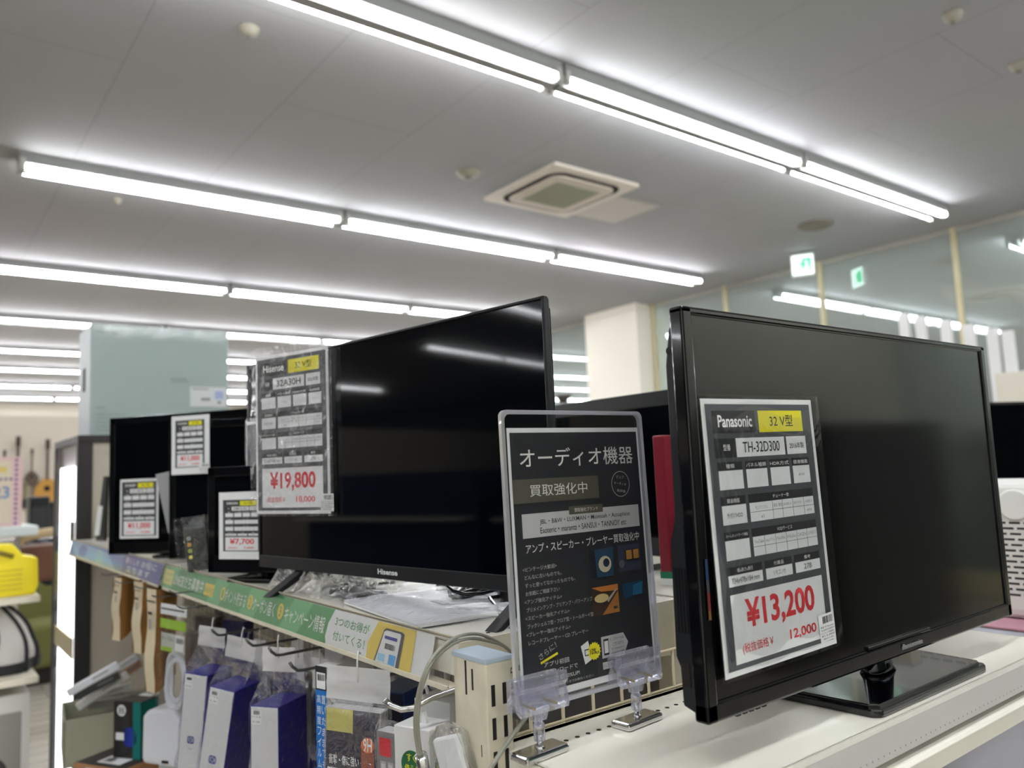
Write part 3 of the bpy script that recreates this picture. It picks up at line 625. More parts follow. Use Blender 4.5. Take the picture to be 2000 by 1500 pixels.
card_at(OT, 428, 1092, W_*.98, H_, price_sheet(W_*.98, H_, 'ORION', '16', 'DM16-B3', '2014', '7,700', '7,000', margin=(.07, .1, .07, .1), detail=0, rec='', kinds=('', '', '', '')), 'price card, red 7,700, on the small rounded television')

# dark television beyond, seen between the sign and the big one
t = television('dark television with matte frame beyond the clear sign holder', (1.19, 1.17, ZS), math.radians(-92), .70, .325, .02, .045, .03, frame=BLACKM, scr=SCREEN, bot=.035)
neck(t, .03); b = MB(); b.prism(rr(.1, .03), 0, .008, BLACK, axis='z', M=Matrix.Translation((0, .02, 0)), bev=.002); b.build('stand_base', t)
p = far(1304, 980, 1.36)
b = MB(); b.box(-.016, .016, -.012, .012, 0, .25, mat('reflected_red', (128, 22, 42), .4), .002); o = b.build('reflection_box', None, 'narrow dark red box added for the red reflection in the dark television', 'box'); o.location = (p.x, p.y, ZS)  # added box, stands in for the red reflected in the dark screen
b = MB(); s = Sheet(.05, .022, M=Matrix.Rotation(-1.2, 4, 'Z')); s.rect(0, 0, 1, .5, ink('teal_strip', (30, 120, 90)), 0); s.rect(0, .5, 1, 1, PAPER, 0); o = s.mb.build('reflection_strip', None, 'small green and white strip added for the shelf strip reflected in the dark television', 'ticket'); o.location = (p.x-.035, p.y-.005, ZS)  # added strip, stands in for a shelf label mirrored in that screen
b = MB(); b.box(1.0, 1.30, .83, 1.2, .836, 1.07, mat('dark_red_box', (112, 26, 40), .55), .003, fm={'+z': mat('dark_red_top', (96, 30, 40), .6)}); b.build('storage_box', None, 'dark red box behind the wire mesh under the sign', 'box')
b = MB(); b.box(.78, .90, .86, 1.05, ZS-.19, ZS-.09, mat('grey_case', (92, 92, 94), .4), .004); o = b.build('metal_case', None, 'dark grey case hanging inside the wire mesh under the sign', 'case'); o.location = (0, 0, 0)

# ------------------------------------------------------------------ goods hanging under the left shelf
def hook(tip, lab, r=.0024, L=None, m=STEEL, up=.014):
    L = L or (.93-tip.x); b = MB()
    b.tube([(0, 0, up), (.004, 0, up*.5), (.012, 0, .0), (.02, 0, -.001), (L, 0, 0)], r, m, 8)
    o = b.build('display_hook', None, lab, 'hook', 'display hooks under the left shelf'); o.location = tip; return o
TIPS = [((413, 1234), 'dark display hook above the leftmost white and navy box'), ((480, 1254), 'dark display hook above the second white and navy box'),
        ((525, 1272), 'dark display hook with an upturned tip, third from the left'), ((566, 1302), 'dark display hook above the nearest white and navy box')]
tips = []
for (u, v), lab in TIPS: p = on(0, .475, u, v); p.z -= .008; tips.append(p); hook(p, lab)
NAVY = mat('navy_card', (16, 6, 122), .35); SILV = mat('pearl_card', (208, 208, 212), .35)
def bag(mb, w, d, h, hz, m=BAG, hw=None, seed=0):
    """film around a box w x d x h (front at y=0, top at z=0) gathered to a flat edge hz above"""
    hw = hw or w*1.15
    def fn(a, b):
        ang = a*4; k = int(ang) % 4; f = ang-int(ang); P = [(-.5, 0), (.5, 0), (.5, 1), (-.5, 1)]; p0, p1 = P[k], P[(k+1) % 4]
        px, py = p0[0]+(p1[0]-p0[0])*f, p0[1]+(p1[1]-p0[1])*f; z = -h-.004+b*(h+hz+.004)
        t = max(0, z/hz); ww = (w+.004)*(1-t)+hw*t; dd = (d+.004)*(1-t)+.002*t; j = (noise.noise(Vector((px*26+seed+z*20, py*14, z*9)))*.003+noise.noise(Vector((px*9+seed, py*9, z*60)))*.001)
        return (px*ww+j, (py-.5)*dd+d/2+j, z)
    mb.surf(fn, 64, 24, m)
def header(mb, w, h, z, y, m=HEADER, seed=0):
    mb.surf(lambda a, b: (-w/2+a*w, y+.003*noise.noise(Vector((a*3+seed, b*3, 0))), z+b*h), 10, 8, m)
def hang(name, label, cat, p, w, d, h, rz, tilt, hz, hh, group=None, bagm=BAG, front=None, mats=None, hd=True, yhang=None):
    """p: middle of the front face's top edge"""
    t = thing(name, label, cat, p, group=group, rot=(0, tilt, rz)); b = MB(); b.box(-w/2, w/2, 0, d, -h, 0, mats[1], .0012, fm={'-y': mats[0]}); o = b.build('box', t)
    if front:
        s = Sheet(w, h, M=Matrix.Translation((-w/2, -.0003, -h))); front(s); s.mb.build('front_print', t)
    if bagm: b = MB(); bag(b, w, d, h, hz, bagm, seed=p.y*7); b.build('clear_bag', t)
    if hd:
        b = MB(); header(b, w*1.2, hh, hz, d/2, seed=p.y*5); b.build('bag_header', t)
        b = MB(); r = .006; b.tube([(0, d/2, hz+hh*.55), (0, d/2-.002, hz+hh+.008), (0, d/2, hz+hh+.02), (0, d/2+.005, hz+hh+.016)], .0012, mat('nylon_loop', (205, 205, 205), .4), 6); b.build('hang_loop', t)
    return t
def logo(s):
    s.disc(.5, .62, .11, I_B, 1, inner=.8, ry=.11*s.W/s.H*1.25); s.disc(.42, .62, .075, I_B, 1, inner=.72, ry=.11*s.W/s.H*1.2); s.disc(.58, .62, .075, I_B, 1, inner=.72, ry=.11*s.W/s.H*1.2)
    s.text('H', .45, .605, .55, .635, I_B, 2, .02); s.rect(.42, .7, .58, .706, I_T, 1)
    s.rect(.04, .03, .4, .14, PAPER, 1); barcode(s, .12, .035, .36, .065, 2, 3); s.text('ケース 白', .06, .075, .38, .09, I_K, 2); s.text('¥1,100', .08, .112, .34, .13, I_K, 2)
A = -math.pi/2
def back_face(u, v, x): return on(0, x, u, v)
NG = 'white and navy boxes in clear bags'
rnd = random.Random(4)
for (u, v), rz, tl, lab in (((383, 1317), A+.62, .10, 'leftmost white and navy box in a clear bag, hanging askew'), ((434, 1346), A+.62, .17, 'tilted white and navy box in a clear bag, second from left'),
                             ((516, 1380), A+.58, .0, 'nearest and largest looking white and navy box in a clear bag')):
    p = on(0, .48, u, v); hang('boxed_case', lab, 'boxed product', p, .054, .08, .205, rz, tl, .045, .04, NG, front=logo, mats=(SILV, NAVY))
for k, (u, v, dx) in enumerate(((452, 1335, .12), (480, 1350, .10), (572, 1372, .11), (600, 1376, .17), (548, 1352, .24))):
    p = on(0, .48+dx, u, v); hang('boxed_case', ('navy boxed case behind the leftmost bagged box', 'navy boxed case behind the tilted bagged box', 'navy boxed case right behind the nearest bagged box', 'navy side of a boxed case left of the narrow blue box', 'rear navy boxed case deep under the shelf')[k], 'boxed product', p, .046, .09, .2, A+.25, .02*k, .045, .04, NG, mats=(SILV, NAVY), bagm=BAG)
# flat white header cards queued along the hooks
GC = mat('grey_card', (178, 178, 180), .5)
k = 0
for ti in tips:
    for j in range(4):
        x = ti.x+.09+j*.075; t = thing('bagged_cable', 'flat grey card in a clear bag, %s in the queue on the %s hook' % (ORD[j], ORD[k//4]), 'packaged accessory', (x, ti.y+rnd.uniform(-.01, .01), ti.z-.02), group='grey carded accessories on the hooks', rot=(0, rnd.uniform(-.06, .06), A+rnd.uniform(-.1, .3)))
        b = MB(); header(b, .052, .05, -.05, 0, seed=k*1.3); b.build('header_card', t)
        b = MB(); bag(b, .055, .012, .12, .008, BAG, hw=.06, seed=k); 
        for v_ in b.bm.verts: v_.co.z -= .058
        b.build('clear_bag', t)
        b = MB(); b.box(-.022, .022, .002, .012, -.16, -.06, mat('grey_goods', (120, 122, 128), .5), .003); b.build('contents', t)
        b = MB(); b.tube([(0, 0, -.012), (0, 0, .016), (0, .003, .024), (0, .006, .018)], .0013, mat('nylon_loop', (205, 205, 205), .4), 6); b.build('hang_loop', t); k += 1
# narrow box with blue spine
def spine(s):
    s.rect(0, 0, 1, .15, I_K, 1); s.rect(.1, .04, .9, .14, PAPER, 2); barcode(s, .2, .05, .85, .09, 3, 5); s.rect(0, .15, 1, .8, ink('spine_blue', (24, 110, 190)), 1)
    for c, tt in ((0, '高精度フィルムで'), (1, '置いたままでもVSMEEET')):
        for q, ch in enumerate(tt[:9]): s.text(ch, .12+.42*c, .18+q*.066, .46+.42*c, .23+q*.066, PAPER, 2)
    s.rect(0, .8, 1, .9, YELLOW, 1); s.rect(0, .9, 1, 1, I_K, 1)
p = on(0, .50, 627, 1301); hang('boxed_film', 'narrow box with a blue lettered spine between the navy boxes and the film pack', 'boxed product', p, .0255, .09, .23, A+.25, 0, .02, .02, bagm=None, hd=False, front=spine, mats=(I_K, mat('lightgrey_box', (190, 190, 192), .5)))
# screen film pack
def filmp(s):
    s.rect(0, 0, 1, 1, ink('pack_dark', (62, 60, 74)), 1); s.poly([(1, .3), (1, 1), (.1, 1), (.35, .72)][::-1], ink('pack_gold', (206, 186, 96)), 2)
    s.poly([(.2, .85), (.75, .75), (.95, 1), (.0, 1)][::-1], ink('pack_sky', (92, 170, 214)), 3); s.poly([(.42, .76), (.78, .66), (.95, .74), (.6, .9)][::-1], I_B, 4)
    s.text('衝撃・傷に強い', .06, .28, .62, .34, PAPER, 3, .01); s.text('ガラス', .3, .4, .7, .48, PAPER, 3, .03); s.disc(.78, .2, .12, ink('pack_orange', (226, 120, 70)), 3); s.rect(.66, .2, .9, .36, ink('pack_brown', (150, 84, 60)), 2)
    s.text('9H', .7, .16, .86, .24, PAPER, 4, .02); s.rect(0, .0, .5, .14, ink('pack_lemon', (196, 190, 110)), 2); s.rect(.04, .36, .3, .56, PAPER, 5); barcode(s, .07, .38, .28, .45, 6, 2); s.text('¥1,078', .08, .48, .26, .52, I_K, 6)
p = on(0, .46, 690, 1387); t = hang('screen_film_pack', 'glass screen film pack with gold and blue print in a wrinkled bag', 'packaged accessory', p, .078, .02, .2, A+.55, .04, .008, .042, front=filmp, mats=(I_K, GC), bagm=CRINKLE)
q = on(0, .455, 661, 1326); hook(q+Vector((0, 0, -.008)), 'short dark hook poking through the screen film pack', L=.4)
# dark boxes, small packs, chrome hooks
DB = mat('deep_blue_box', (16, 40, 92), .35); DK = mat('dark_navy_box', (20, 20, 38), .35)
p = on(0, .53, 757, 1352); hang('boxed_film', 'deep blue box with a dark front right of the screen film pack', 'boxed product', p, .05, .07, .22, A+.5, 0, .03, .03, mats=(DK, DB), hd=False, bagm=None)
for k, (u, v) in enumerate(((700, 1308), (728, 1312), (765, 1325))):
    p = on(0, .6+.03*k, u, v); t = thing('price_flap', 'grey header card with a barcode label, %s from the left above the dark boxes' % ORD[k], 'packaged accessory', p, group=None, rot=(0, .02, A+.3+.15*k))
    sh = Sheet(.05, .07, M=Matrix.Translation((-.025, 0, -.07))); sh.mb.box(-.025, .025, 0, .001, -.07, .0, GC)
    if k < 2: sh.rect(.1, .2, .9, .75, I_K, 1); sh.rect(.2, .28, .8, .7, PAPER, 2); barcode(sh, .28, .32, .75, .48, 3, k); sh.text('¥1,078', .3, .54, .7, .62, I_K, 3)
    else: sh.rect(.3, .5, .8, .8, PAPER, 1)
    sh.mb.build('header_card', t); b = MB(); b.tube([(0, 0, -.01), (0, 0, .02), (.003, .004, .026)], .0012, mat('nylon_loop', (205, 205, 205), .4), 6); b.build('hang_loop', t)
p = on(0, .44, 752, 1374); b = MB(); b.tube([(0, 0, .004), (.004, -.006, -.002), (.012, -.015, -.006), (.025, -.02, -.006), (.05, -.02, 0), (.2, -.02, .012)], .0034, CHROME, 12); o = b.build('display_hook', None, 'thick shiny chrome hook with a curved tip', 'hook'); o.location = p
p = on(0, .51, 850, 1421); b = MB(); b.tube([(0, 0, 0), (.008, -.006, -.004), (.02, -.008, -.006), (.2, .01, -.002)], .003, CHROME, 10); o = b.build('display_hook', None, 'short shiny hook left of the cream post', 'hook'); o.location = p
def keyp(s):
    K = ink('key_silver', (170, 168, 170)); s.rect(0, 0, 1, 1, mat('pack_grey', (128, 126, 128), .3), 1); s.rect(.08, .05, .42, .2, I_R, 2)
    for a in range(4):
        for b_ in range(6): s.rect(.1+a*.21, .24+b_*.12, .27+a*.21, .33+b_*.12, K, 2); s.rect(.13+a*.21, .26+b_*.12, .24+a*.21, .31+b_*.12, ink('key_white', (205, 205, 205)), 3)
    s.rect(.1, .4, .8, .75, PAPER, 4); barcode(s, .2, .44, .75, .58, 5, 8)
p = on(0, .47, 769, 1433); hang('keypad_pack', 'clear blister pack of grey keys with a red corner label', 'packaged accessory', p, .056, .02, .14, A+.3, 0, .01, .02, front=keyp, mats=(GC, GC), hd=False)
p = on(0, .55, 775, 1393); b = MB(); s = Sheet(.035, .06, M=Matrix.Translation((0, -.002, 0)), mb=b); b.box(0, .035, 0, .002, 0, .06, mat('brown_label', (128, 112, 100), .5)); s.rect(.1, .1, .9, .2, PAPER, 1); s.rect(.3, .3, .7, .6, PAPER, 1)
t = thing('memory_card_pack', 'small brown card pack behind the grey key pack', 'packaged accessory', p+Vector((0, .02, -.06)), A+.3); o = b.build('card', t); b = MB(); sleeve(b, .035, .06, .004, BAG); b.build('clear_bag', t)
CG = ink('circle_green', (34, 96, 62)); CY = ink('circle_olive', (186, 168, 34))
def circ(col):
    def f(s):
        s.disc(.5, .27, .3, col, 1); s.disc(.5, .62, .3, col, 1); tx = YELLOW if col is CG else ink('circle_text', (225, 215, 60))
        s.text('すぐ', .36, .19, .64, .25, tx, 2, .02); s.text('使える', .3, .27, .7, .33, tx, 2, .02); s.text('カスタ', .3, .54, .7, .6, tx, 2, .02); s.text('マイズ', .3, .62, .7, .68, tx, 2, .02)
    return f
WP = mat('white_pack', (206, 206, 206), .3)
def pack(p, lab, col, rz, w=.052, d=.04, h=.15):
    t = hang('adapter_pack', lab, 'packaged accessory', p, w, d, h, rz, 0, .0, .03, front=circ(col), mats=(WP, WP), hd=False, bagm=None)
    s = Sheet(d, h, M=Matrix.Translation((w/2+.0003, 0, -h)) @ Matrix.Rotation(math.pi/2, 4, 'Z')); circ(col)(s); s.mb.build('side_print', t)
    b = MB(); b.tube([(0, d/2, 0), (0, d/2, .03), (0, d/2-.002, .036), (0, d/2+.008, .04), (0, d/2+.012, .03)], .0022, mat('nylon_loop', (205, 205, 205), .4), 8); b.prism([(-.008, 0), (.008, 0), (.005, .012), (-.005, .012)], d/2-.002, d/2+.002, WP); b.build('hang_tab', t)
pack(on(0, .47, 803, 1421), 'white pack with dark green lettered discs beside the steel cable', CG, A+.35)
pack(on(0, .53, 843, 1368), 'white pack with olive yellow discs behind the green one', CY, A+.35, w=.056, d=.06)
p = on(0, .47, 866, 1440); t = thing('bagged_cable', 'small white bag with a barcode label next to the cream post', 'packaged accessory', p, rot=(0, -.3, A+.3))
b = MB(); b.box(-.018, .018, 0, .01, -.09, 0, PAPER, .003); b.build('contents', t); b = MB(); bag(b, .04, .014, .095, .012, BAG, hw=.02); b.build('clear_bag', t); s = Sheet(.03, .035, M=Matrix.Translation((-.02, -.004, -.1))); s.rect(0, 0, 1, 1, PAPER, 0); barcode(s, .1, .1, .9, .6, 1, 2); s.mb.build('barcode_sticker', t)
# cable coil bag, brown packs, kraft pockets
p = on(0, .50, 337, 1182); t = thing('bagged_cable_coil', 'clear bag with a coiled white cable and a lime green label', 'packaged accessory', p, rot=(0, .05, A+.35))
b = MB(); b.surf(lambda a, c: (-.05+a*.1, .004*noise.noise(Vector((a*4, c*4, 0))), -.24+c*.24), 14, 20, BAG); b.surf(lambda a, c: (-.05+a*.1, .025+.004*noise.noise(Vector((a*4, c*4, 5))), -.24+c*.24), 14, 20, BAG); b.build('clear_bag', t)
s = Sheet(.1, .24, M=Matrix.Translation((-.05, .003, -.24))); s.rect(.02, .0, .98, .1, PAPER, 0); s.rect(.05, .04, .9, .055, I_K, 1); s.rect(.02, .14, .98, .23, ink('lime', (150, 190, 50)), 1); s.rect(.08, .27, .95, .44, ink('bag_pale', (186, 190, 180)), 1); s.text('ケーブル', .1, .3, .5, .34, I_K, 2); s.rect(.1, .4, .5, .44, ink('lime', (150, 190, 50)), 2); s.rect(.6, .28, .9, .42, PAPER, 2); barcode(s, .64, .3, .88, .35, 3, 4); s.mb.build('label_card', t)
b = MB(); CW = mat('cable_white', (205, 208, 216), .35)
for q in range(7):
    b.tube([(.036*math.cos(a*.3927)*(1-.05*q), .012+.004*math.sin(a+q)+q*.0012, -.17+.062*math.sin(a*.3927)*(1-.05*q)) for a in range(17)], .0032, CW, 6, cap=False)
b.build('cable_coil', t)
for k, (u, v, c, lab) in enumerate(((382, 1240, (104, 92, 88), 'greyish brown goggle like pack under the green strip'), (400, 1205, (70, 62, 58), 'dark glossy pack tucked right under the green strip'), (455, 1212, (36, 40, 92), 'navy pack with a red square behind the hooks'), (440, 1190, (62, 58, 55), 'dark bagged pack high behind the hooks'))):
    p = on(0, .58+.04*k, u, v); m = mat('pack_col%d' % k, c, .3); hang('accessory_pack', lab, 'packaged accessory', p, .08, .03, (.16, .09, .1, .06)[k], A+.35, 0, .008, .015, mats=(m, m), hd=False, bagm=CRINKLE if k != 2 else BAG)
KR = mat('kraft', (128, 88, 36), .65, noise_s=30, noise_a=.08); KL = mat('kraft_label', (206, 192, 164), .6)
for k, (u0, v0, u1, v1, lab) in enumerate(((230, 1128, 222, 1246, 'kraft paper sleeve farthest back under the blue strip'), (271, 1136, 262, 1272, 'middle kraft paper sleeve under the blue strip'), (298, 1150, 285, 1345, 'longest and nearest kraft paper sleeve under the blue strip'))):
    p = on(0, .50, u0, v0); q = on(0, .50, u1, v1); h = p.z-q.z; t = thing('kraft_file_pocket', lab, 'file pocket', (p.x, p.y, p.z), group='kraft paper sleeves', rot=(0, .04, A+.3))
    b = MB()
    b.surf(lambda a, c: (-.02+a*.042-.004*math.sin(c*3), .003*math.sin(c*9+k), -h+c*h), 4, 14, KL); b.surf(lambda a, c: (.022-.004*math.sin(c*3)+.004*math.sin(a*6), a*.055, -h+.03*a*1.2+c*(h-.03*a*1.2)), 8, 14, KR)
    b.surf(lambda a, c: (-.02-.004*math.sin(c*3), a*.055, -h+.03*a+c*(h-.03*a)), 8, 14, KR); b.build('sleeve', t)
    s = Sheet(.036, h*.7, M=Matrix.Translation((-.018, -.004, -h*.85))); s.rect(.2, .1, .7, .14, I_K, 0); s.rect(.35, .2, .6, .34, I_T, 0); s.rect(.0, -.05, 1, -.035, I_K, 0); s.mb.build('cover_print', t)
for k, (u, v) in enumerate(((196, 1124), (225, 1140), (262, 1150), (296, 1168), (330, 1160), (345, 1190))):
    p = on(0, .47, u, v); hook(p, 'thin dark hook under the blue strip, %s from the left' % ORD[k], r=.0016, L=.44, up=.008)

# ------------------------------------------------------------------ goods on the lower left shelf
ZL = .62
def tall_box(name, label, cat, x, y, w, d, h, rz, m, fm=None, z=ZL, group=None, rot=None, bev=.002):
    t = thing(name, label, cat, (x, y, z), rz, group, rot); b = MB(); b.box(-w/2, w/2, 0, d, 0, h, m, bev, fm=fm); b.build('carton', t); return t
# white desk device
p = on(2, ZL-EYE, 318, 1560); px_, py_ = .50, 2.0
t = thing('white_speaker', 'white wedge shaped plastic device standing on the lower shelf', 'speaker', (.535, 2.17, ZL+.155), A+.62)
PW = mat('white_plastic', (212, 214, 222), .35); PW2 = mat('white_plastic_side', (186, 188, 190), .45)
b = MB(); b.prism([(-.055, .03), (.06, .025), (.065, .035), (.065, .13), (.03, .165), (-.045, .16), (-.06, .145), (-.062, .04)], 0, .12, PW, axis='y', bev=.008); b.build('housing', t)
b = MB(); b.box(.0, .02, -.001, .004, .035, .042, BLACK); b.build('slot', t); b = MB(); b.box(-.03, .04, .02, .1, -.16, .035, PW2, .006); b.build('base', t)
b = MB(); b.tube([(0, .06, .155), (.03, .07, .185), (.07, .08, .18), (.09, .1, .15)], .0025, BLACKM, 6); b.build('cable', t)
for k in range(2):
    t = thing('packaged_adapter', ('small white bagged adapter on the lower shelf under the cable coil', 'small brown boxed adapter behind the white device')[k], 'packaged accessory', (.66, 2.2+.12*k, ZL+.19-.19*0), A+.3)
    b = MB(); b.box(-.035, .035, 0, .06, -.19, .06+.03*k, (PW, KR)[k], .008); b.build('body', t); b = MB(); b.tube([(-.03, -.004, .0), (0, -.007, -.02), (.03, -.004, -.01)], .004, BLACKM, 6); b.build('cord', t)
def tealf(s):
    s.disc(.3, .16, .16, PAPER, 1); s.text('8', .2, .1, .4, .22, I_K, 2); s.disc(.6, .62, .28, I_B, 1); s.rect(.1, .55, .4, .68, PAPER, 2); s.poly([(.4, .2), (.6, .2), (.5, .9), (.3, .9)][::-1], I_D, 1); s.rect(.72, 0, 1, 1, ink('teal', (0, 112, 106)), 1)
t = tall_box('headset_box', 'black box with teal edge and blue picture on the lower shelf', 'boxed product', .545, 2.60, .10, .07, .16, A+.6, mat('box_black', (36, 34, 34), .4), fm={'+x': mat('teal_card', (0, 104, 98), .4), '+z': mat('box_brownblack', (70, 66, 60), .4)}, z=ZL+.09)
s = Sheet(.1, .16, M=Matrix.Translation((-.05, -.0004, 0))); tealf(s); s.mb.build('front_print', t)
s = Sheet(.05, .04, M=Matrix.Translation((-.02, .06, .1606)) @ Matrix.Rotation(-math.pi/2, 4, 'X')); s.rect(0, 0, 1, 1, PAPER, 0); barcode(s, .1, .1, .9, .5, 1, 6); s.mb.build('barcode_sticker', t)
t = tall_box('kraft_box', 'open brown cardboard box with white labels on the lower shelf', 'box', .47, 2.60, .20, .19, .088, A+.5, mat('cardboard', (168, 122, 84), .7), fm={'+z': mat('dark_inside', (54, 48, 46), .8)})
s = Sheet(.06, .06, M=Matrix.Translation((-.05, -.0005, .02))); s.rect(0, 0, 1, 1, PAPER, 0); barcode(s, .1, .1, .9, .3, 1, 7); s.text('取扱注意', .1, .5, .9, .65, I_K, 1); s.mb.build('label', t)
s = Sheet(.09, .05, M=Matrix.Translation((-.03, .02, .0905)) @ Matrix.Rotation(-math.pi/2, 4, 'X')); s.rect(0, 0, 1, 1, PAPER, 0); barcode(s, .1, .2, .5, .8, 1, 9); s.mb.build('lid_label', t)
OLB = mat('olive_box', (160, 160, 142), .7)
t = thing('storage_box', 'greyish olive open bin holding slim white boxes', 'box', (.60, 2.92, ZL), -.12); b = MB()
b.box(-.17, .17, 0, .006, 0, .145, OLB, .001); b.box(-.17, .17, .254, .26, 0, .145, OLB); b.box(-.17, -.164, 0, .26, 0, .145, OLB); b.box(.164, .17, 0, .26, 0, .145, OLB); b.box(-.17, .17, 0, .26, 0, .004, OLB); b.build('bin', t)
s = Sheet(.08, .05, M=Matrix.Translation((.03, -.0006, .04))); s.rect(0, 0, 1, 1, KL, 0); s.text('小物', .3, .25, .7, .7, I_B, 1); s.mb.build('label', t)
SB = [('slim glossy white box leaning on top of the pile at the bin', (226, 230, 238), .22, .28, 26), ('slim dark grey box under the glossy white one', (74, 74, 74), .19, .24, 22), ('long white box slanting across the pile', (232, 232, 232), .165, .3, 30), ('flat white box with a grey logo low in the pile', (196, 196, 194), .15, .26, 8),
      ('grey flat box at the bottom of the pile', (150, 148, 146), .11, .25, 2), ('grey upright sleeve at the left end of the bin', (140, 136, 132), .13, .1, -40), ('pale box high at the back of the pile', (190, 190, 192), .21, .2, 30), ('white and orange box between the slanting ones', (196, 150, 120), .18, .2, 28)]
for k, (lab, c, z, Lb, an) in enumerate(SB):
    t = thing('slim_box', lab, 'box', (.52+.02*k, 2.98+.028*k, ZL+z+.03), group='slim boxes piled in the olive bin', rot=(0, math.radians(-an), -.25))
    b = MB(); Lb *= .58; b.box(-Lb/2, Lb/2, 0, .02, -.013, .012, mat('slim_col%d' % k, c, .4), .003); b.build('carton', t)
    s = Sheet(.05, .008, M=Matrix.Translation((.0, -.0006, -.004))); s.rect(0, 0, 1, .6, I_T, 0); s.mb.build('print', t)

# ------------------------------------------------------------------ things lying on the upper shelf
RB = mat('remote_black', (34, 34, 36), .4)
def remote(label, loc, rot, L=.17, W=.045, bagm=BAG, colors=True):
    t = thing('remote_control', label, 'remote control', loc, rot=rot)
    b = MB(); b.box(-W/2, W/2, -.009, .009, 0, L, RB, .005, 3); b.build('body', t)
    b = MB(); cs = [(215, 205, 50), (50, 140, 70), (200, 50, 50), (60, 90, 190)]
    if colors:
        for k, c in enumerate(cs): b.box(-W/2+.006, -W/2+.013, -.0105, -.0085, .03+k*.014, .037+k*.014, mat('key_col%d' % k, c, .4), .001)
    for a in range(0 if colors else 3):
        for c in range(6): b.box(-.006+a*.011, .001+a*.011, -.0102, -.0085, .03+c*.014, .037+c*.014, mat('key_grey', (92, 92, 94), .4), .001)
    b.build('keys', t)
    if bagm:
        b = MB()
        for sg in (-1, 1): b.surf(lambda a, c: (-.042+a*.084, sg*(.011*min(1, 5*min(a, 1-a)))+.008*noise.noise(Vector((a*5, c*6, sg+L*9))), -.006+c*(L+.03)), 16, 24, bagm)
        b.build('clear_bag', t)
    return t
p = on(2, -.2, 385, 1112); remote('black remote with coloured keys standing in a clear bag between televisions', (p.x-.005, p.y-.03, ZS+.004), (math.radians(-4), math.radians(-6), -.3), L=.1)
p = on(2, -.205, 718, 1150); remote('black remote in a clear bag lying under the slim television', (.72, 1.16, ZS+.012), (math.radians(90), 0, math.radians(60)), L=.17, colors=False)
# ribbed zip bag beside the far television
zc = [far(304, 927, 2.12), far(334, 920, 2.12), far(329, 1042, 2.14), far(335, 1042, 2.14)]
t = thing('zip_bag', 'ribbed grey zip bag wedged between the two back televisions', 'bag', zc[2])
b = MB(); b.surf(lambda a, c: tuple((zc[2]+(zc[3]-zc[2])*a)*(1-c)+(zc[0]+(zc[1]-zc[0])*a)*c-zc[2]+Vector((.0012, .0012, 0))*math.sin(c*170)), 4, 120, mat('ribbed_film', (170, 172, 176), .3)); b.build('ribbed_film', t)
# wrinkled bags and manual
def crumple(name, label, cx, cy, w, d, h, rz_, m, seed, cat='bag', rough=1.0, n=46):
    t = thing(name, label, cat, (cx, cy, ZS), rz_); b = MB()
    def fn(a, c):
        e = min(1, 6*min(a, 1-a))*min(1, 6*min(c, 1-c)); q = Vector((a*5+seed, c*4, seed)); r = 1-abs(noise.noise(q))*1.9; r2 = 1-2*abs(noise.noise(q*3.1))
        return ((a-.5)*w+.006*noise.noise(q*2), (c-.5)*d+.006*noise.noise(q*2+Vector((9, 9, 9))), .003+e*h*max(.12, r*.75+.25*r2*rough))
    b.surf(fn, n, n, m, smooth=False); b.build('film', t); return t
CR2 = film('crisp_film', gloss=.09, rough=.08, scale=40, strength=.7, dist=.006, haze=.01)
crumple('clear_bag', 'crumpled clear bag peaking under the left corner of the slim television', .63, 1.40, .22, .14, .06, A+.1, CR2, 3.1)
crumple('clear_bag', 'flatter clear bag with dark parts under the middle of the slim television', .66, 1.27, .24, .2, .035, A+.2, CR2, 7.7)
t = thing('bagged_parts', 'dark screws and bracket parts lying inside the flatter clear bag', 'parts', (.62, 1.25, ZS)); b = MB()
b.box(-.03, .03, -.05, .05, .0, .012, BLACKM, .003); b.build('bracket', t)
# manual in a bag
t = thing('instruction_manual', 'white instruction booklet with a grey cover in a clear bag near the shelf end', 'booklet', (.65, 1.03, ZS+.002), rot=(0, 0, A-.1))
b = MB(); b.box(-.15, .12, -.10, .11, 0, .006, mat('booklet_white', (240, 241, 246), .5), .001); s = Sheet(.27, .21, mb=b, M=Matrix.Translation((-.15, -.10, .0065)) @ Matrix.Rotation(-math.pi/2, 4, 'X')); b.build('booklet', t)
s = Sheet(.27, .21, M=Matrix.Translation((-.15, -.10, .0068)) @ Matrix.Rotation(-math.pi/2, 4, 'X')); s.rect(.05, .14, .8, .15, I_G, 0); s.rect(.45, .5, .62, .56, I_D, 0); s.rect(.46, .51, .61, .55, PAPER, 1); s.text('取扱説明書', .66, .51, .9, .55, I_T, 1); s.mb.build('cover_print', t)
b = MB(); b.surf(lambda a, c: (-.17+a*.36, -.12+c*.27, .012+.02*abs(noise.noise(Vector((a*3, c*3, 2))))*min(1, 8*min(a, 1-a, c, 1-c))), 40, 40, CR2); b.build('clear_bag', t)
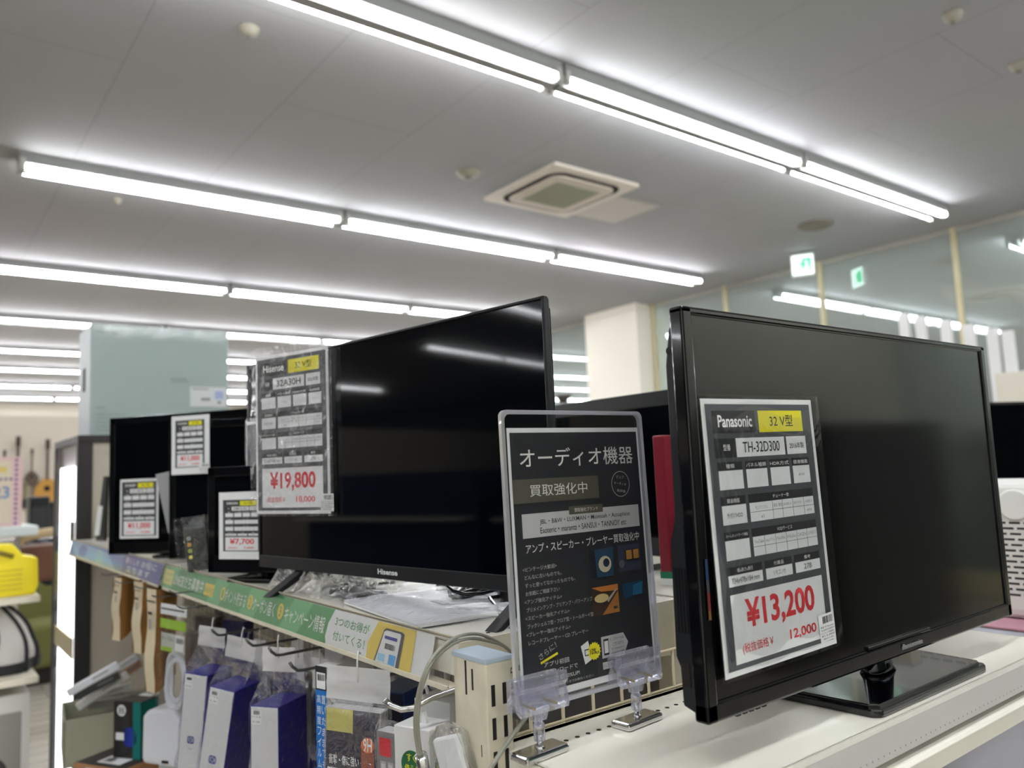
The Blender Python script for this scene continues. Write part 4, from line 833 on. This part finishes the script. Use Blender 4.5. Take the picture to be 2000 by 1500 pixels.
# power adapter and cable
t = thing('power_cable', 'coiled black power lead with adapter under the right end of the slim television', 'cable', (.74, .98, ZS))
b = MB(); b.box(-.03, .03, -.018, .018, .001, .028, BLACKM, .006, M=Matrix.Rotation(1.0, 4, 'Z')); b.build('adapter', t)
b = MB()
for q in range(4): b.tube([(.02+(.075+.006*q)*math.cos(a*.35+q), .06+(.04+.004*q)*math.sin(a*.35+q), .012+.012*math.sin(a*.7+q)+.006*q) for a in range(19)], .0032, BLACK, 6)
b.tube([(-.02, 0, .014), (-.06, -.03, .02), (-.08, -.08, .008), (-.05, -.13, .005)], .003, BLACK, 6); b.tube([(0, .1, .01), (.02, .2, .03), (0, .3, .01), (-.05, .34, .006)], .003, BLACK, 6)
b.build('lead', t)
crumple('paper_bag', 'pale papers and cloth lying behind the small rounded television', .78, 1.95, .3, .25, .02, 0, mat('pale_paper', (196, 196, 170), .7), 4.4, 'papers', n=16)

# ------------------------------------------------------------------ sign holder on the end shelf
SX0, SZ0, SW_, SH_ = .5165, EYE-.256, .222, .32; SY = .682
t = thing('sign_holder', 'clear acrylic sign holder with a dark audio equipment notice, clipped upright', 'sign', (SX0, SY, SZ0), rot=(math.radians(-1.5), 0, 0))
def rrect(w, h, r, n=6):
    P = []
    for cx, cy, a0 in ((w-r, h-r, 0), (r, h-r, 90), (r, r, 180), (w-r, r, 270)):
        for k in range(n+1): a = math.radians(a0+90*k/n); P.append((cx+r*math.cos(a), cy+r*math.sin(a)))
    return P
EDGE = film('acrylic_edge', tint=(222, 222, 248), gloss=.22, rough=.06, scale=20, strength=.2, haze=.3)
b = MB()
for yy in (-.0022, .0022): b.faces([(x, yy, z) for x, z in rrect(SW_, SH_, .008)], [tuple(range(28))], RAILC)
b.build('clear_pocket', t)
b = MB(); P = rrect(SW_, SH_, .008); Q = [(x*(SW_-.009)/SW_+.0045, z*(SH_-.009)/SH_+.0045) for x, z in P]; n = len(P)
for yy in (-.0026, .0026): b.faces([(x, yy, z) for x, z in P]+[(x, yy, z) for x, z in Q], [(k, (k+1) % n, n+(k+1) % n, n+k) for k in range(n)], EDGE)
b.faces([(x, -.0026, z) for x, z in P]+[(x, .0026, z) for x, z in P], [(k, (k+1) % n, n+(k+1) % n, n+k) for k in range(n)], EDGE)
b.build('acrylic_rim', t)
s = Sheet(.206, .292, M=Matrix.Translation((.009, 0, .008)), eps=.0002); s.mb.box(.009, .215, 0, .0008, .008, .30, PAPER)
SK = ink('sign_dark', (40, 41, 45)); SO = ink('sign_olive', (84, 82, 70)); ST_ = ink('sign_text', (218, 218, 214)); SL = ink('sign_dim', (182, 182, 178))
s.rect(.015, .018, .985, .975, SK, 1)
s.text('オーディオ機器', .075, .078, .94, .152, ST_, 2, .012); s.rect(.015, .195, .64, .285, SO, 2); s.text('買取強化中', .13, .217, .55, .262, ST_, 3)
s.disc(.82, .235, .075, SL, 2, n=32, inner=.95); s.text('ピュア', .79, .2, .85, .213, SL, 3, rot=-.15); s.text('オーディオ', .765, .228, .865, .24, SL, 3, rot=-.15); s.text('高評価', .785, .258, .855, .27, SL, 3, rot=-.15)
s.rect(.065, .325, .955, .415, ink('sign_pale', (186, 186, 188)), 2); s.rect(.4, .31, .66, .342, SO, 3); s.text('買取強化ブランド', .44, .318, .62, .334, ST_, 4)
s.text('JBL・B&W・LUXMAN・Mcintosh・Accuphase', .185, .35, .875, .372, SK, 4, .004); s.text('Esoteric・marantz・SANSUI・TANNOY etc', .185, .38, .84, .402, SK, 4, .004)
s.text('アンプ・スピーカー・プレーヤー買取強化中', .08, .437, .94, .472, ST_, 2, .003)
ls = ['<ビンテージ大歓迎>', 'どんなに古いものでも、', 'ずっと使ってなかったものでも、', 'お気軽にご相談下さい', '<アンプ強化アイテム>', 'プリメインアンプ・プリアンプ・パワーアンプ', '<スピーカー強化アイテム>', 'ブックシェルフ型・フロア型・トールボーイ型', '<プレーヤー強化アイテム>', 'レコードプレーヤー・CD プレーヤー']
for k, tx in enumerate(ls): wd = min(.47, .0235*len(tx)); y = .52+k*.0293; x = .05 if tx[0] == '<' else .06; s.text(tx, x, y, x+wd, y+.016, SL, 2)
# printed pictures: loudspeaker, amplifier, turntable, blue machine
s.rect(.53, .49, .72, .60, ink('p_dark', (26, 30, 40)), 2); s.poly([(.57, .49), (.72, .485), (.71, .6), (.58, .6)][::-1], ink('p_teal', (38, 66, 92)), 3); s.disc(.645, .55, .05, ink('p_cream', (196, 186, 160)), 4, ry=.032); s.disc(.655, .545, .025, ink('p_navy', (34, 44, 70)), 5, ry=.017)
s.rect(.755, .485, .94, .592, ink('p_slate', (52, 58, 76)), 2); s.rect(.81, .505, .93, .55, SK, 3); s.rect(.82, .508, .867, .545, ink('p_amber', (176, 126, 56)), 4); s.rect(.88, .508, .925, .545, ink('p_amber', (176, 126, 56)), 4); s.disc(.78, .56, .022, ink('p_knob', (92, 96, 108)), 3)
s.rect(.53, .635, .735, .745, ink('p_brown', (60, 42, 34)), 2); s.poly([(.53, .635), (.735, .635), (.735, .66), (.6, .655)][::-1], ink('p_orange', (186, 116, 52)), 3); s.disc(.6, .68, .055, ink('p_record', (196, 176, 120)), 4, ry=.017); s.poly([(.6, .745), (.735, .66), (.735, .745)][::-1], ink('p_wood', (160, 106, 52)), 3); s.poly([(.64, .69), (.72, .65), (.725, .655), (.65, .7)][::-1], ink('p_arm', (170, 160, 150)), 5); s.rect(.69, .72, .72, .73, SK, 4)
s.poly([(.77, .64), (.94, .635), (.93, .69), (.78, .7)][::-1], ink('p_blue', (20, 60, 92)), 2); s.poly([(.86, .65), (.94, .64), (.93, .69), (.85, .69)][::-1], ink('p_blue2', (34, 100, 140)), 3)
s.text('さらに！', .12, .822, .25, .845, SL, 2, rot=.4); s.poly([(.13, .868), (.25, .845), (.255, .853), (.135, .876)][::-1], YELLOW, 3)
s.text('アプリ初回', .155, .872, .33, .89, ST_, 2); s.text('ダウンロードで', .155, .9, .39, .918, ST_, 2); s.text('買取金額10%UP!', .155, .928, .4, .946, ST_, 2); s.text('詳しくはスタッフまでお尋ねください', .155, .956, .5, .966, SL, 2)
s.poly([(.42, .845), (.475, .83), (.505, .9), (.445, .915)][::-1], PAPER, 2); s.rect(.445, .86, .48, .885, SK, 3); s.rect(.45, .864, .475, .881, PAPER, 4)
s.poly([(.515+(.05 if k % 2 else .042)*math.cos(k*math.pi/16), .873+(.05 if k % 2 else .042)*.7*math.sin(k*math.pi/16)) for k in range(32)][::-1], YELLOW, 5); s.text('10%', .482, .862, .53, .884, SK, 6, .02); s.text('UP', .53, .876, .55, .886, SK, 6, .02)
s.poly([(.575, .828), (.75, .828), (.785, .868), (.75, .91), (.575, .91)][::-1], ink('sign_grey', (190, 190, 190)), 2); s.rect(.59, .838, .63, .9, SK, 3); s.rect(.595, .846, .625, .892, PAPER, 4); s.text('インストールは', .64, .838, .75, .85, SK, 3); s.text('こちらから', .66, .858, .75, .87, SK, 3); s.text('またはApp Store', .65, .878, .75, .886, SK, 3); s.text('Google Play で検索!', .65, .893, .75, .901, SK, 3)
s.rect(.575, .925, .72, .952, ink('sign_grey', (190, 190, 190)), 2); s.text('トレファク', .585, .932, .65, .946, SK, 3); s.text('検索', .74, .93, .78, .945, SL, 2)
s.rect(.02, .12, .021, .13, SK, 2); s.mb.build('printed_notice', t)
def clip(cx, label):
    t = thing('sign_clip', label, 'clip stand', (cx, .672, ZE)); rot = Matrix.Rotation(math.radians(4), 4, 'Z')
    b = MB(); b.box(-.031, .031, -.014, .014, 0, .0085, CHROME, .003, 3, M=rot); b.build('magnet_base', t)
    b = MB(); b.tube([(0, 0, .008), (0, 0, .024)], .0032, CHROME, 12); b.lathe([(.006, .008), (.0035, .011)], CHROME, 16); b.build('metal_stem', t)
    b = MB(); b.lathe([(.0058, .016), (.0062, .018), (.0062, .032), (.005, .034)], ACRYL, 16); b.prism([(-.008, .036), (.008, .036), (.014, .052), (.004, .046), (-.004, .046), (-.012, .052)], -.004, .004, ACRYL, axis='y', bev=.0008); b.tube([(0, 0, .03), (0, 0, .042)], .004, ACRYL, 10); b.build('ball_joint', t)
    b = MB()
    pr = [(-.002, .082), (-.0105, .084), (-.0125, .074), (-.008, .069), (-.0135, .052), (-.0115, .046), (-.004, .051), (-.0032, .07)]
    b.prism(pr, -.033, .033, ACRYL, axis='x', bev=.0006)
    pr2 = [(.0035, .079), (.009, .082), (.011, .073), (.007, .067), (.013, .052), (.010, .046), (.004, .053)]
    b.prism(pr2, -.033, .033, ACRYL, axis='x', bev=.0006); b.build('clear_jaws', t)
    b = MB()
    for sx in (-1, 1): b.box(sx*.015-.0016, sx*.015+.0016, -.0135, .012, .0515, .0545, mat('brass_pin', (178, 160, 120), .3, metal=.8), .0008)
    b.build('spring', t); return t
clip(.538, 'left magnetic clip with clear jaws holding the sign by its lower left corner'); clip(.684, 'right magnetic clip with clear jaws holding the sign by its lower right corner')
# steel security cable
CB = mat('cable_steel', (150, 150, 138), .3, metal=.4, bump=(900, .8, .001))
t = thing('security_cable', 'sheathed steel security cable looping over the cream post', 'cable', (0, 0, 0)); b = MB()
def sm(P, n=6):
    out = []
    P = [P[0]]+P+[P[-1]]
    for k in range(1, len(P)-2):
        for j in range(n):
            q = j/n; a, c, d, e = P[k-1], P[k], P[k+1], P[k+2]; out.append(.5*((2*c)+(d-a)*q+(2*a-5*c+4*d-e)*q*q+(-a+3*c-3*d+e)*q*q*q))
    out.append(P[-2]); return out
for off in (0, 1):
    pts = [(1010, 1288, .99), (985, 1262, .97), (950, 1243+off*8, .94), (920, 1238+off*9, .91), (885, 1248+off*9, .88), (850, 1278+off*8, .86), (828+off*4, 1318, .85), (814+off*5, 1370, .85), (811+off*5, 1425, .85), (820+off*4, 1485, .855)]
    b.tube(sm([far(*q) for q in pts]), .0021, CB, 8)
b.tube(sm([far(*q) for q in [(1036, 1388, .84), (1020, 1410, .83), (995, 1445, .82), (965, 1490, .80), (940, 1530, .79)]]), .0024, CB, 8)
b.build('cable', t); b = MB(); b.tube([far(822, 1474, .853), far(834, 1530, .86)], .0068, CHROME, 14); b.build('ferrule', t)

# ------------------------------------------------------------------ showcase with glowing glass glare, the big carton on top
cy0, cy1, cx0, cx1, ct = 3.55, 4.15, .555, 1.35, EYE+.205
t = thing('glass_showcase', 'black framed showcase beyond the shelves, glass reflection drawn as a glowing white panel', 'showcase', (0, 0, 0)); b = MB()
BK = mat('showcase_black', (40, 37, 38), .5); b.box(cx0, cx1, cy0, cy1, ct-.03, ct, BK, .002)
for x, y in ((cx0, cy0), (cx1-.055, cy0), (cx0, cy1-.03), (cx1-.055, cy1-.03)): b.box(x, x+.055, y, y+.03, 0, ct-.03, BK, .002)
b.box(cx0, cx1, cy0, cy1, 0, .1, BK); b.build('frame', t)
b = MB(); b.box(cx0+.05, cx1-.05, cy0+.012, cy0+.02, .1, ct-.03, mat('showcase_panel', (176, 168, 156), .6)); b.build('side_panel', t)
b = MB(); b.box(cx0+.012, cx0+.02, cy0+.14, cy1-.1, .15, ct-.12, mat('showcase_glare', (255, 255, 255), .5, emit=((248, 250, 255), 2.2))); b.build('glare_panel', t)  # glowing panel stands in for the bright reflection on the glass
b = MB(); b.box(cx0+.03, cx0+.035, cy0+.03, cy1-.03, .1, ct-.03, mat('showcase_back', (190, 186, 190), .5)); b.build('inner_panel', t)
b = MB(); b.box(cx0+.002, cx0+.006, cy0+.03, cy1-.03, .1, ct-.03, RAILC); b.build('glass_door', t)
b = MB(); b.box(cx0+.004, cx0+.01, cy0+.1, cy1-.05, .82, .9, mat('showcase_tag', (205, 190, 150), .6)); b.box(cx0+.004, cx0+.01, cy0+.1, cy0+.18, 1.28, 1.36, mat('showcase_tag2', (90, 88, 90), .6)); b.build('notice_card', t)
t = thing('large_carton', 'big pale grey green carton wrapped in film on top of the showcase', 'carton', (.615, 3.66, ct)); CM = mat('carton_grey', (176, 190, 188), .6, noise_s=3, noise_a=.04)
b = MB(); b.box(0, .57, 0, .27, 0, .475, CM, .004, fm={'-x': mat('carton_side', (190, 196, 200), .5)}); b.build('carton', t)
s = Sheet(.57, .475, M=Matrix.Translation((0, -.0015, 0))); PG = ink('carton_print', (150, 164, 162)); s.rect(.56, .46, .68, .478, PG, 0); s.rect(.56, .488, .69, .5, PG, 0); s.rect(.04, .06, .1, .07, PG, 0); s.rect(.14, .06, .18, .09, I_T, 0)
for k in range(5): s.rect(.04, .8+k*.035, .25, .808+k*.035, PG, 0)
s.rect(.04, .74, .1, .75, I_T, 0); s.mb.build('print', t)
s = Sheet(.16, .09, M=Matrix.Translation((.40, -.003, .13))); s.rect(0, 0, 1, 1, PAPER, 0); s.rect(.06, .08, .5, .14, I_T, 1); s.rect(.3, .55, .55, .7, I_T, 1); s.rect(.68, .2, .92, .6, ink('label_lilac', (176, 186, 222)), 1); s.rect(.75, .7, .85, .85, I_T, 1); s.mb.build('shipping_label', t)
b = MB(); crk(b, 0, 0, -.004, .574, -.002, .48, -.006, .002, SLEEVE, 5.5, 20); b.box(-.0025, -.001, .1, .16, .2, .3, mat('handle_hole', (86, 88, 90), .7), .0005); b.build('film_wrap', t)
# things standing at the far end of the shelf
t = thing('white_router', 'slim white and black upright device at the far shelf end', 'device', (.60, 3.34, ZS), A+.3); b = MB(); b.prism([(-.03, 0), (.035, 0), (.045, .24), (.02, .24)], 0, .012, BLACKM, bev=.002); b.build('body', t); b = MB(); b.prism([(-.032, .02), (.0, .02), (.02, .13), (-.008, .13)], -.003, 0, PAPER); b.build('label_panel', t)
t = thing('cream_monitor', 'cream edged monitor seen from the side behind the farthest television', 'monitor', (.66, 3.08, ZS), A+.5); b = MB(); b.box(-.02, .02, 0, .3, .03, .42, mat('monitor_cream', (206, 204, 184), .5), .004); b.build('housing', t); b = MB(); b.box(-.03, .03, .05, .25, 0, .03, PW); b.build('foot', t)

# ------------------------------------------------------------------ far left: rack with the yellow case, bag, carton, sofa, instruments
RC = mat('rack_cream', (206, 200, 180), .5)
t = thing('display_rack', 'cream steel rack at the left edge carrying the yellow case and the bag', 'rack', (0, 0, 0)); ry0, ry1, rx0, rx1 = 4.35, 4.95, -.5, .535
for z in (1.005, .64): b = MB(); b.box(rx0, rx1, ry0, ry1, z-.03, z, RC, .004); b.build('shelf', t)
for x in (rx0, rx1-.075):
    for y in ((ry0+.1, ry1-.05) if x < 0 else (ry1-.05,)): b = MB(); b.box(x, x+.04, y, y+.04, 0, 1.0, RC, .003); b.build('leg', t)
t = thing('yellow_tool_case', 'bright yellow plastic carrying case with a handle on the cream rack', 'case', (.33, 4.42, 1.005)); YM = mat('yellow_plastic', (232, 212, 20), .4)
b = MB(); b.prism([(-.42, 0), (.19, 0), (.205, .04), (.2, .17), (.14, .185), (.1, .24), (-.3, .25), (-.38, .18)], 0, .16, YM, axis='y', bev=.008)
for k in range(5): b.box(-.35, .14, -.004, .0, .03+k*.022, .036+k*.022, mat('yellow_rib', (196, 178, 16), .5))
b.build('body', t); b = MB(); b.tube([(-.1, -.006, .185), (-.06, -.008, .205), (.05, -.008, .205), (.1, -.006, .185)], .011, mat('handle_recess', (120, 104, 20), .5), 8); b.build('handle', t)
b = MB(); b.box(-.07, -.03, -.013, -.011, .1, .19, PAPER, M=Matrix.Rotation(-.3, 4, 'Y')); b.build('tag', t)
t = thing('tote_bag', 'white bag with black straps slumped on the lower rack shelf', 'bag', (.30, 4.5, .64)); BW = mat('bag_white', (206, 202, 198), .7); BB = mat('bag_black', (30, 30, 32), .6)
def bagf(a, c):
    th = a*2*math.pi; r = (.26*(1-.55*c**2.2))*(1+.07*math.sin(5*th)+.05*noise.noise(Vector((math.cos(th)*2, math.sin(th)*2, c*3)))); return (r*math.cos(th), .16*r/.26*math.sin(th)*1.0+.12, c*.31)
b = MB(); b.surf(bagf, 40, 16, BW); b.build('body', t)
b = MB(); b.surf(lambda a, c: (lambda v: (v[0]*1.03, (v[1]-.12)*1.05+.12, v[2]))(bagf(a, c*.16)), 40, 4, BB); b.build('bottom_trim', t)
for th0 in (-2.3, -1.5, -.8, -.2):
    b = MB(); b.tube([(lambda v: (v[0]*1.02, (v[1]-.12)*1.06+.12, v[2]))(bagf(((th0+.3*math.sin(c*2.4))/(2*math.pi)) % 1, c)) for c in [k/12 for k in range(13)]], .011, BB, 6); b.build('strap', t)
b = MB(); b.surf(lambda a, c: (.13*math.cos(a*6.283)*(1-c*.6)-.05, .1+.1*math.sin(a*6.283), .31+.07*c), 16, 5, mat('cloth_white', (190, 190, 196), .8)); b.build('folded_top', t)
t = thing('printed_carton', 'grey picture carton standing on the floor under the rack', 'carton', (.1, 4.42, .0)); b = MB(); b.box(-.4, .41, 0, .42, .0, .56, mat('carton_pale', (200, 198, 192), .6), .005); b.build('carton', t)
s = Sheet(.81, .56, M=Matrix.Translation((-.4, -.003, 0))); s.rect(.02, .14, .96, .98, ink('photo_grey', (132, 130, 122)), 0); s.disc(.8, .62, .1, I_D, 1, ry=.16); s.rect(.72, .6, .86, .88, ink('photo_dark', (92, 92, 88)), 2); s.rect(.1, .05, .66, .08, I_K, 1); s.rect(.55, .3, .75, .5, ink('photo_pale', (168, 166, 158)), 1); s.poly([(.02, .9), (.6, .8), (.96, .95), (.96, .98), (.02, .98)][::-1], PAPER, 1); s.mb.build('picture_print', t)
t = thing('sofa', 'olive green sofa far behind the rack', 'sofa', (1.0, 7.2, 0)); GS = mat('olive_fabric', (118, 118, 66), .8)
b = MB(); b.box(-.9, .9, 0, .8, .12, .45, GS, .05, 3); b.build('seat', t); b = MB(); b.box(-.9, .9, .6, .85, .4, .85, GS, .05, 3); b.build('backrest', t)
for sx in (-1, 1): b = MB(); b.box(sx*.9-.12, sx*.9+.12, 0, .85, .12, .62, GS, .05, 3); b.build('armrest', t)
b = MB(); b.box(-.85, .85, .05, .8, 0, .12, mat('sofa_dark', (44, 38, 34), .8)); b.build('base', t)
t = thing('clothes_rail', 'rail of dark blue clothes above the olive sofa', 'clothes rail', (.62, 6.5, 0)); b = MB()
b.tube([(-.7, 0, 0), (-.7, 0, 1.15), (.6, 0, 1.15), (.6, 0, 0)], .014, CHROME, 8); b.build('rail', t)
for k in range(12): b = MB(); b.box(-.62+k*.1, -.56+k*.1, -.2, .2, .78+.03*(k % 3), 1.13, mat('cloth%d' % (k % 3), ((44, 52, 70), (36, 38, 48), (60, 66, 84))[k % 3], .9), .015); b.build('garment', t)
t = thing('bent_wood_chair', 'beige bentwood frame chair standing behind the yellow case', 'chair', (.78, 6.0, 0)); WD = mat('bent_wood', (196, 172, 132), .5)
b = MB(); b.tube(sm([Vector(q) for q in [(-.24, 0, .2), (-.25, 0, .9), (-.2, 0, 1.12), (-.1, 0, 1.2), (.12, 0, 1.22), (.24, 0, 1.24)]]), .03, WD, 8); b.build('arch', t); b = MB(); b.box(-.2, .3, 0, .3, .9, 1.13, mat('chair_brown', (110, 74, 56), .7), .03); b.build('backrest', t)
for x in (-.2, .25): b = MB(); b.tube([(x, .15, 0), (x, .15, .95)], .02, WD, 8); b.build('leg', t)
t = thing('calendar_poster', 'pink bordered calendar poster standing on a white stand', 'poster', (.37, 5.7, 1.28), .05); b = MB(); b.box(-.6, .225, .004, .02, 0, .42, PAPER); b.build('board', t)
s = Sheet(.825, .42, M=Matrix.Translation((-.6, 0, 0))); s.rect(0, 0, 1, 1, ink('poster_pink', (216, 184, 184)), 0); s.rect(.05, .06, .93, .94, ink('poster_sand', (212, 200, 178)), 1); s.text('2023', .7, .42, .92, .6, ink('poster_blue', (120, 140, 180)), 3, .03); s.rect(.7, .14, .9, .22, ink('poster_gold', (212, 190, 110)), 2)
for k in range(14): s.disc(.96, .05+k*.07, .012, ink('poster_dot', (120, 96, 140)), 3, 8)
for k in range(9): s.rect(.66+k*.032, .3, .68+k*.032, .34, ink('poster_dot', (120, 96, 140)), 3)
s.mb.build('printed_sheet', t)
b = MB(); b.box(-.65, .3, -.1, .3, -.06, -.0, mat('stand_white', (214, 222, 222), .5), .01)
for x in (-.5, 0, .2): b.box(x, x+.03, .05, .08, -1.28, -.06, CHROME)
b.build('stand', t)
def guitar(x, z, y, s_, c, lab):
    t = thing('hanging_guitar', lab, 'guitar', (x, y, z), group='guitars on the far wall'); t.scale = (s_,)*3; P = []
    for k in range(40): a = k*2*math.pi/40; r = 1+.18*math.cos(2*a); P.append((.17*r*math.cos(a)*.9, .22*math.sin(a)*(1.05)))
    b = MB(); b.prism(P, 0, .07, mat('guitar_%d' % c[0], c, .35), axis='y', bev=.008); b.build('body', t)
    b = MB(); b.box(-.02, .02, -.004, .02, .2, .72, mat('guitar_neck', (70, 52, 40), .5), .003); b.box(-.035, .035, -.004, .015, .7, .86, mat('guitar_neck', (70, 52, 40), .5), .004); b.build('neck', t)
    b = MB(); b.lathe([(.045, 0), (.045, .004)], DARK, 20, M=Matrix.Translation((0, -.003, .06)) @ Matrix.Rotation(math.pi/2, 4, 'X')); b.build('sound_hole', t)
e = Vector((0, 0, EYE))
for k, (u, v, c, s_, lab) in enumerate(((92, 946, (190, 140, 60), .8, 'amber ukulele like guitar hanging nearest the showcase'), (34, 942, (150, 140, 112), .8, 'pale guitar hanging above the calendar poster'), (62, 920, (92, 76, 60), .45, 'brown guitar hanging right of the pale one'), (8, 930, (86, 92, 60), .5, 'olive guitar hanging at the left picture edge'), (48, 968, (60, 56, 54), .3, 'small dark instrument hanging under the brown guitar'))):
    r = ray(u, v); p = e+r*(11.9/r.y); guitar(p.x, p.z-.1, 11.9, s_, c, lab)
mb = MB(); mb.box(-22, 2.6, 12.0, 12.1, 0, 2.45, mat('display_wall', (214, 204, 190), .8)); o = mb.build('partition_far', kind='structure')
for k, (u, v) in enumerate(((78, 1010), (106, 1015))):
    r = ray(u, v); p = e+r*(9/r.y); t = thing('amplifier', 'black amplifier cabinet beyond the poster, %s from the showcase' % ORD[k], 'amplifier', (p.x, 9+.45*k, 0)); b = MB(); b.box(-.085, .085, 0, .3, 0, p.z+.2-.03*k, BLACKM, .02); b.build('cabinet', t); b = MB(); b.box(-.07, .07, -.01, 0, .1, p.z+.1, mat('amp_grille', (52, 52, 56), .6)); b.build('grille', t)

# ------------------------------------------------------------------ right side
FRW = mat('fridge_white', (206, 208, 222), .3)
t = thing('white_refrigerator', 'white appliance with a wide flat top right of the end gondola', 'appliance', (1.62, .545, 0)); b = MB(); b.box(0, .75, 0, .66, 0, 1.165, FRW, .008); b.build('cabinet', t); b = MB(); b.box(-.002, .75, -.002, .662, 1.14, 1.143, I_T); b.build('lid_seam', t)
b = MB(); b.box(0.0, .75, 0, .66, 1.165, 1.17, mat('pink_cloth', (190, 140, 156), .9), .002); o = b.build('cloth_mat', None, 'thin pinkish mat on top of the white appliance', 'mat'); o.location = (1.62, .545, 0)
t = thing('perforated_heater', 'white device with rows of short slots standing on the pink mat', 'appliance', (1.70, .66, 1.17), math.radians(-90)); 
b = MB(); b.box(-.5, .1, 0, .26, 0, .26, mat('heater_white', (222, 221, 216), .35), .02, 3)
for r_ in range(14):
    for c_ in range(22): b.box(-.47+c_*.025+(r_ % 2)*.012, -.451+c_*.025+(r_ % 2)*.012, -.0006, .002, .045+r_*.0105, .049+r_*.0105, I_D)
b.build('housing', t); b = MB(); b.lathe([(.03, 0), (.03, .003), (.026, .004)], mat('heater_dial', (232, 232, 228), .3), 28, M=Matrix.Translation((.03, 0, .218)) @ Matrix.Rotation(math.pi/2, 4, 'X')); b.build('dial', t)
e1 = on(1, 1.45, 1932, 940)
L, R_ = Vector((2.62, 1.36, 0)), Vector((3.3, .95, 0))
t = television('black television standing at the right picture edge behind the slotted device', (3.04, 1.20, 1.17), math.radians(-22), .80, .47, .02, .045, .01, frame=BLACKM); neck(t, .02)
b = MB(); b.box(-.404, -.396, -.006, .02, .02, .49, CHROME); b.build('silver_edge', t); b = MB(); b.prism(rr(.12, .04), 0, .01, BLACK, axis='z', M=Matrix.Translation((0, .03, 0))); b.build('stand_base', t)
t = thing('media_cabinet', 'white cabinet carrying the television at the right picture edge', 'cabinet', (3.04, 1.3, 0), math.radians(-22)); b = MB(); b.box(-.6, .6, -.25, .25, 0, 1.17, FRW, .01); b.build('body', t)
for sx in (-1, 1): b = MB(); b.box(sx*.3-.28, sx*.3+.28, -.262, -.25, .06, 1.04, FRW, .004); b.build('door', t)
# white slatted rack in front of the glass
t = thing('white_rack', 'tall white slatted rack by the glass wall with a cream header board', 'rack', (0, 0, 0)); WR = mat('rack_white', (226, 226, 226), .4)
for k, u in enumerate((1765, 1797, 1846, 1890, 1935, 1965)):
    r = ray(u, 640); p = r*(5.9/r.x); tz = (ray(u, 612+(u-1765)*.17)*(5.9/ray(u, 612+(u-1765)*.17).x)).z+EYE
    b = MB(); b.box(5.9, 5.94, p.y-.035, p.y+.035, 0, tz, WR, .004); b.build('slat', t)
q = on(0, 5.88, 1945, 730); q2 = on(0, 5.88, 1945, 800); b = MB(); b.box(5.86, 5.90, .2, q.y, q2.z, q.z, mat('header_cream', (216, 210, 196), .6), .004); b.build('header_board', t)
# floor lamp, far
p = on(0, 5.0, 1101, 788); t = thing('floor_lamp', 'thin floor lamp with a dark upturned cone shade behind the slim television', 'floor lamp', (p.x, p.y, 0)); b = MB(); b.tube([(0, 0, 0), (0, 0, p.z)], .012, PW, 10); b.build('pole', t)
b = MB(); b.lathe([(.02, p.z-.0), (.03, p.z+.01), (.085, p.z+.075), (.08, p.z+.078), (.01, p.z+.02)], mat('lamp_shade_dark', (58, 52, 48), .5), 24); b.build('lamp_shade', t); b = MB(); b.lathe([(.14, 0), (.14, .02), (.02, .03)], BLACKM, 24); b.build('base', t)

# ------------------------------------------------------------------ behind the lens, seen only in the screens
for k, (x, y, w_, h_, c, lab) in enumerate(((2.6, -2.6, 2.6, 3.3, (40, 62, 60), 'tall dark green screen behind the lens'), (5.2, -2.6, .7, 1.9, (36, 36, 38), 'black upright refrigerator behind the lens'), (6.7, -2.6, 1.9, 1.75, (70, 70, 68), 'grey shelving unit behind the lens'))):
    t = thing(('folding_screen', 'refrigerator', 'shelving_unit')[k], lab, ('panel', 'refrigerator', 'shelving')[k], (x, y, 0)); b = MB(); b.box(-w_/2, w_/2, -.3, .3, 0, h_, mat('behind%d' % k, c, .5), .01); b.build('body', t)
    b = MB(); b.box(-w_/2+.04, w_/2-.04, .3, .31, .1, h_-.1, mat('behindp%d' % k, tuple(int(q*1.15) for q in c), .4)); b.build('front_panel', t)
for k, (y, c) in enumerate(((.6, (90, 90, 92)), (2.2, (60, 62, 66)), (3.9, (44, 50, 84)))):
    t = thing('shelving_unit', ('grey shelving unit across the aisle on the left', 'dark shelving unit across the aisle on the left', 'navy fronted shelving unit across the aisle on the left')[k], 'shelving', (-2.6, y, 0)); b = MB(); b.box(-.25, .25, -.75, .75, 0, 1.5, mat('aisle%d' % k, c, .6), .01); b.build('body', t)
    for z in (.4, .8, 1.2): b = MB(); b.box(.25, .4, -.74, .74, z, z+.02, WHITE); b.build('shelf', t)
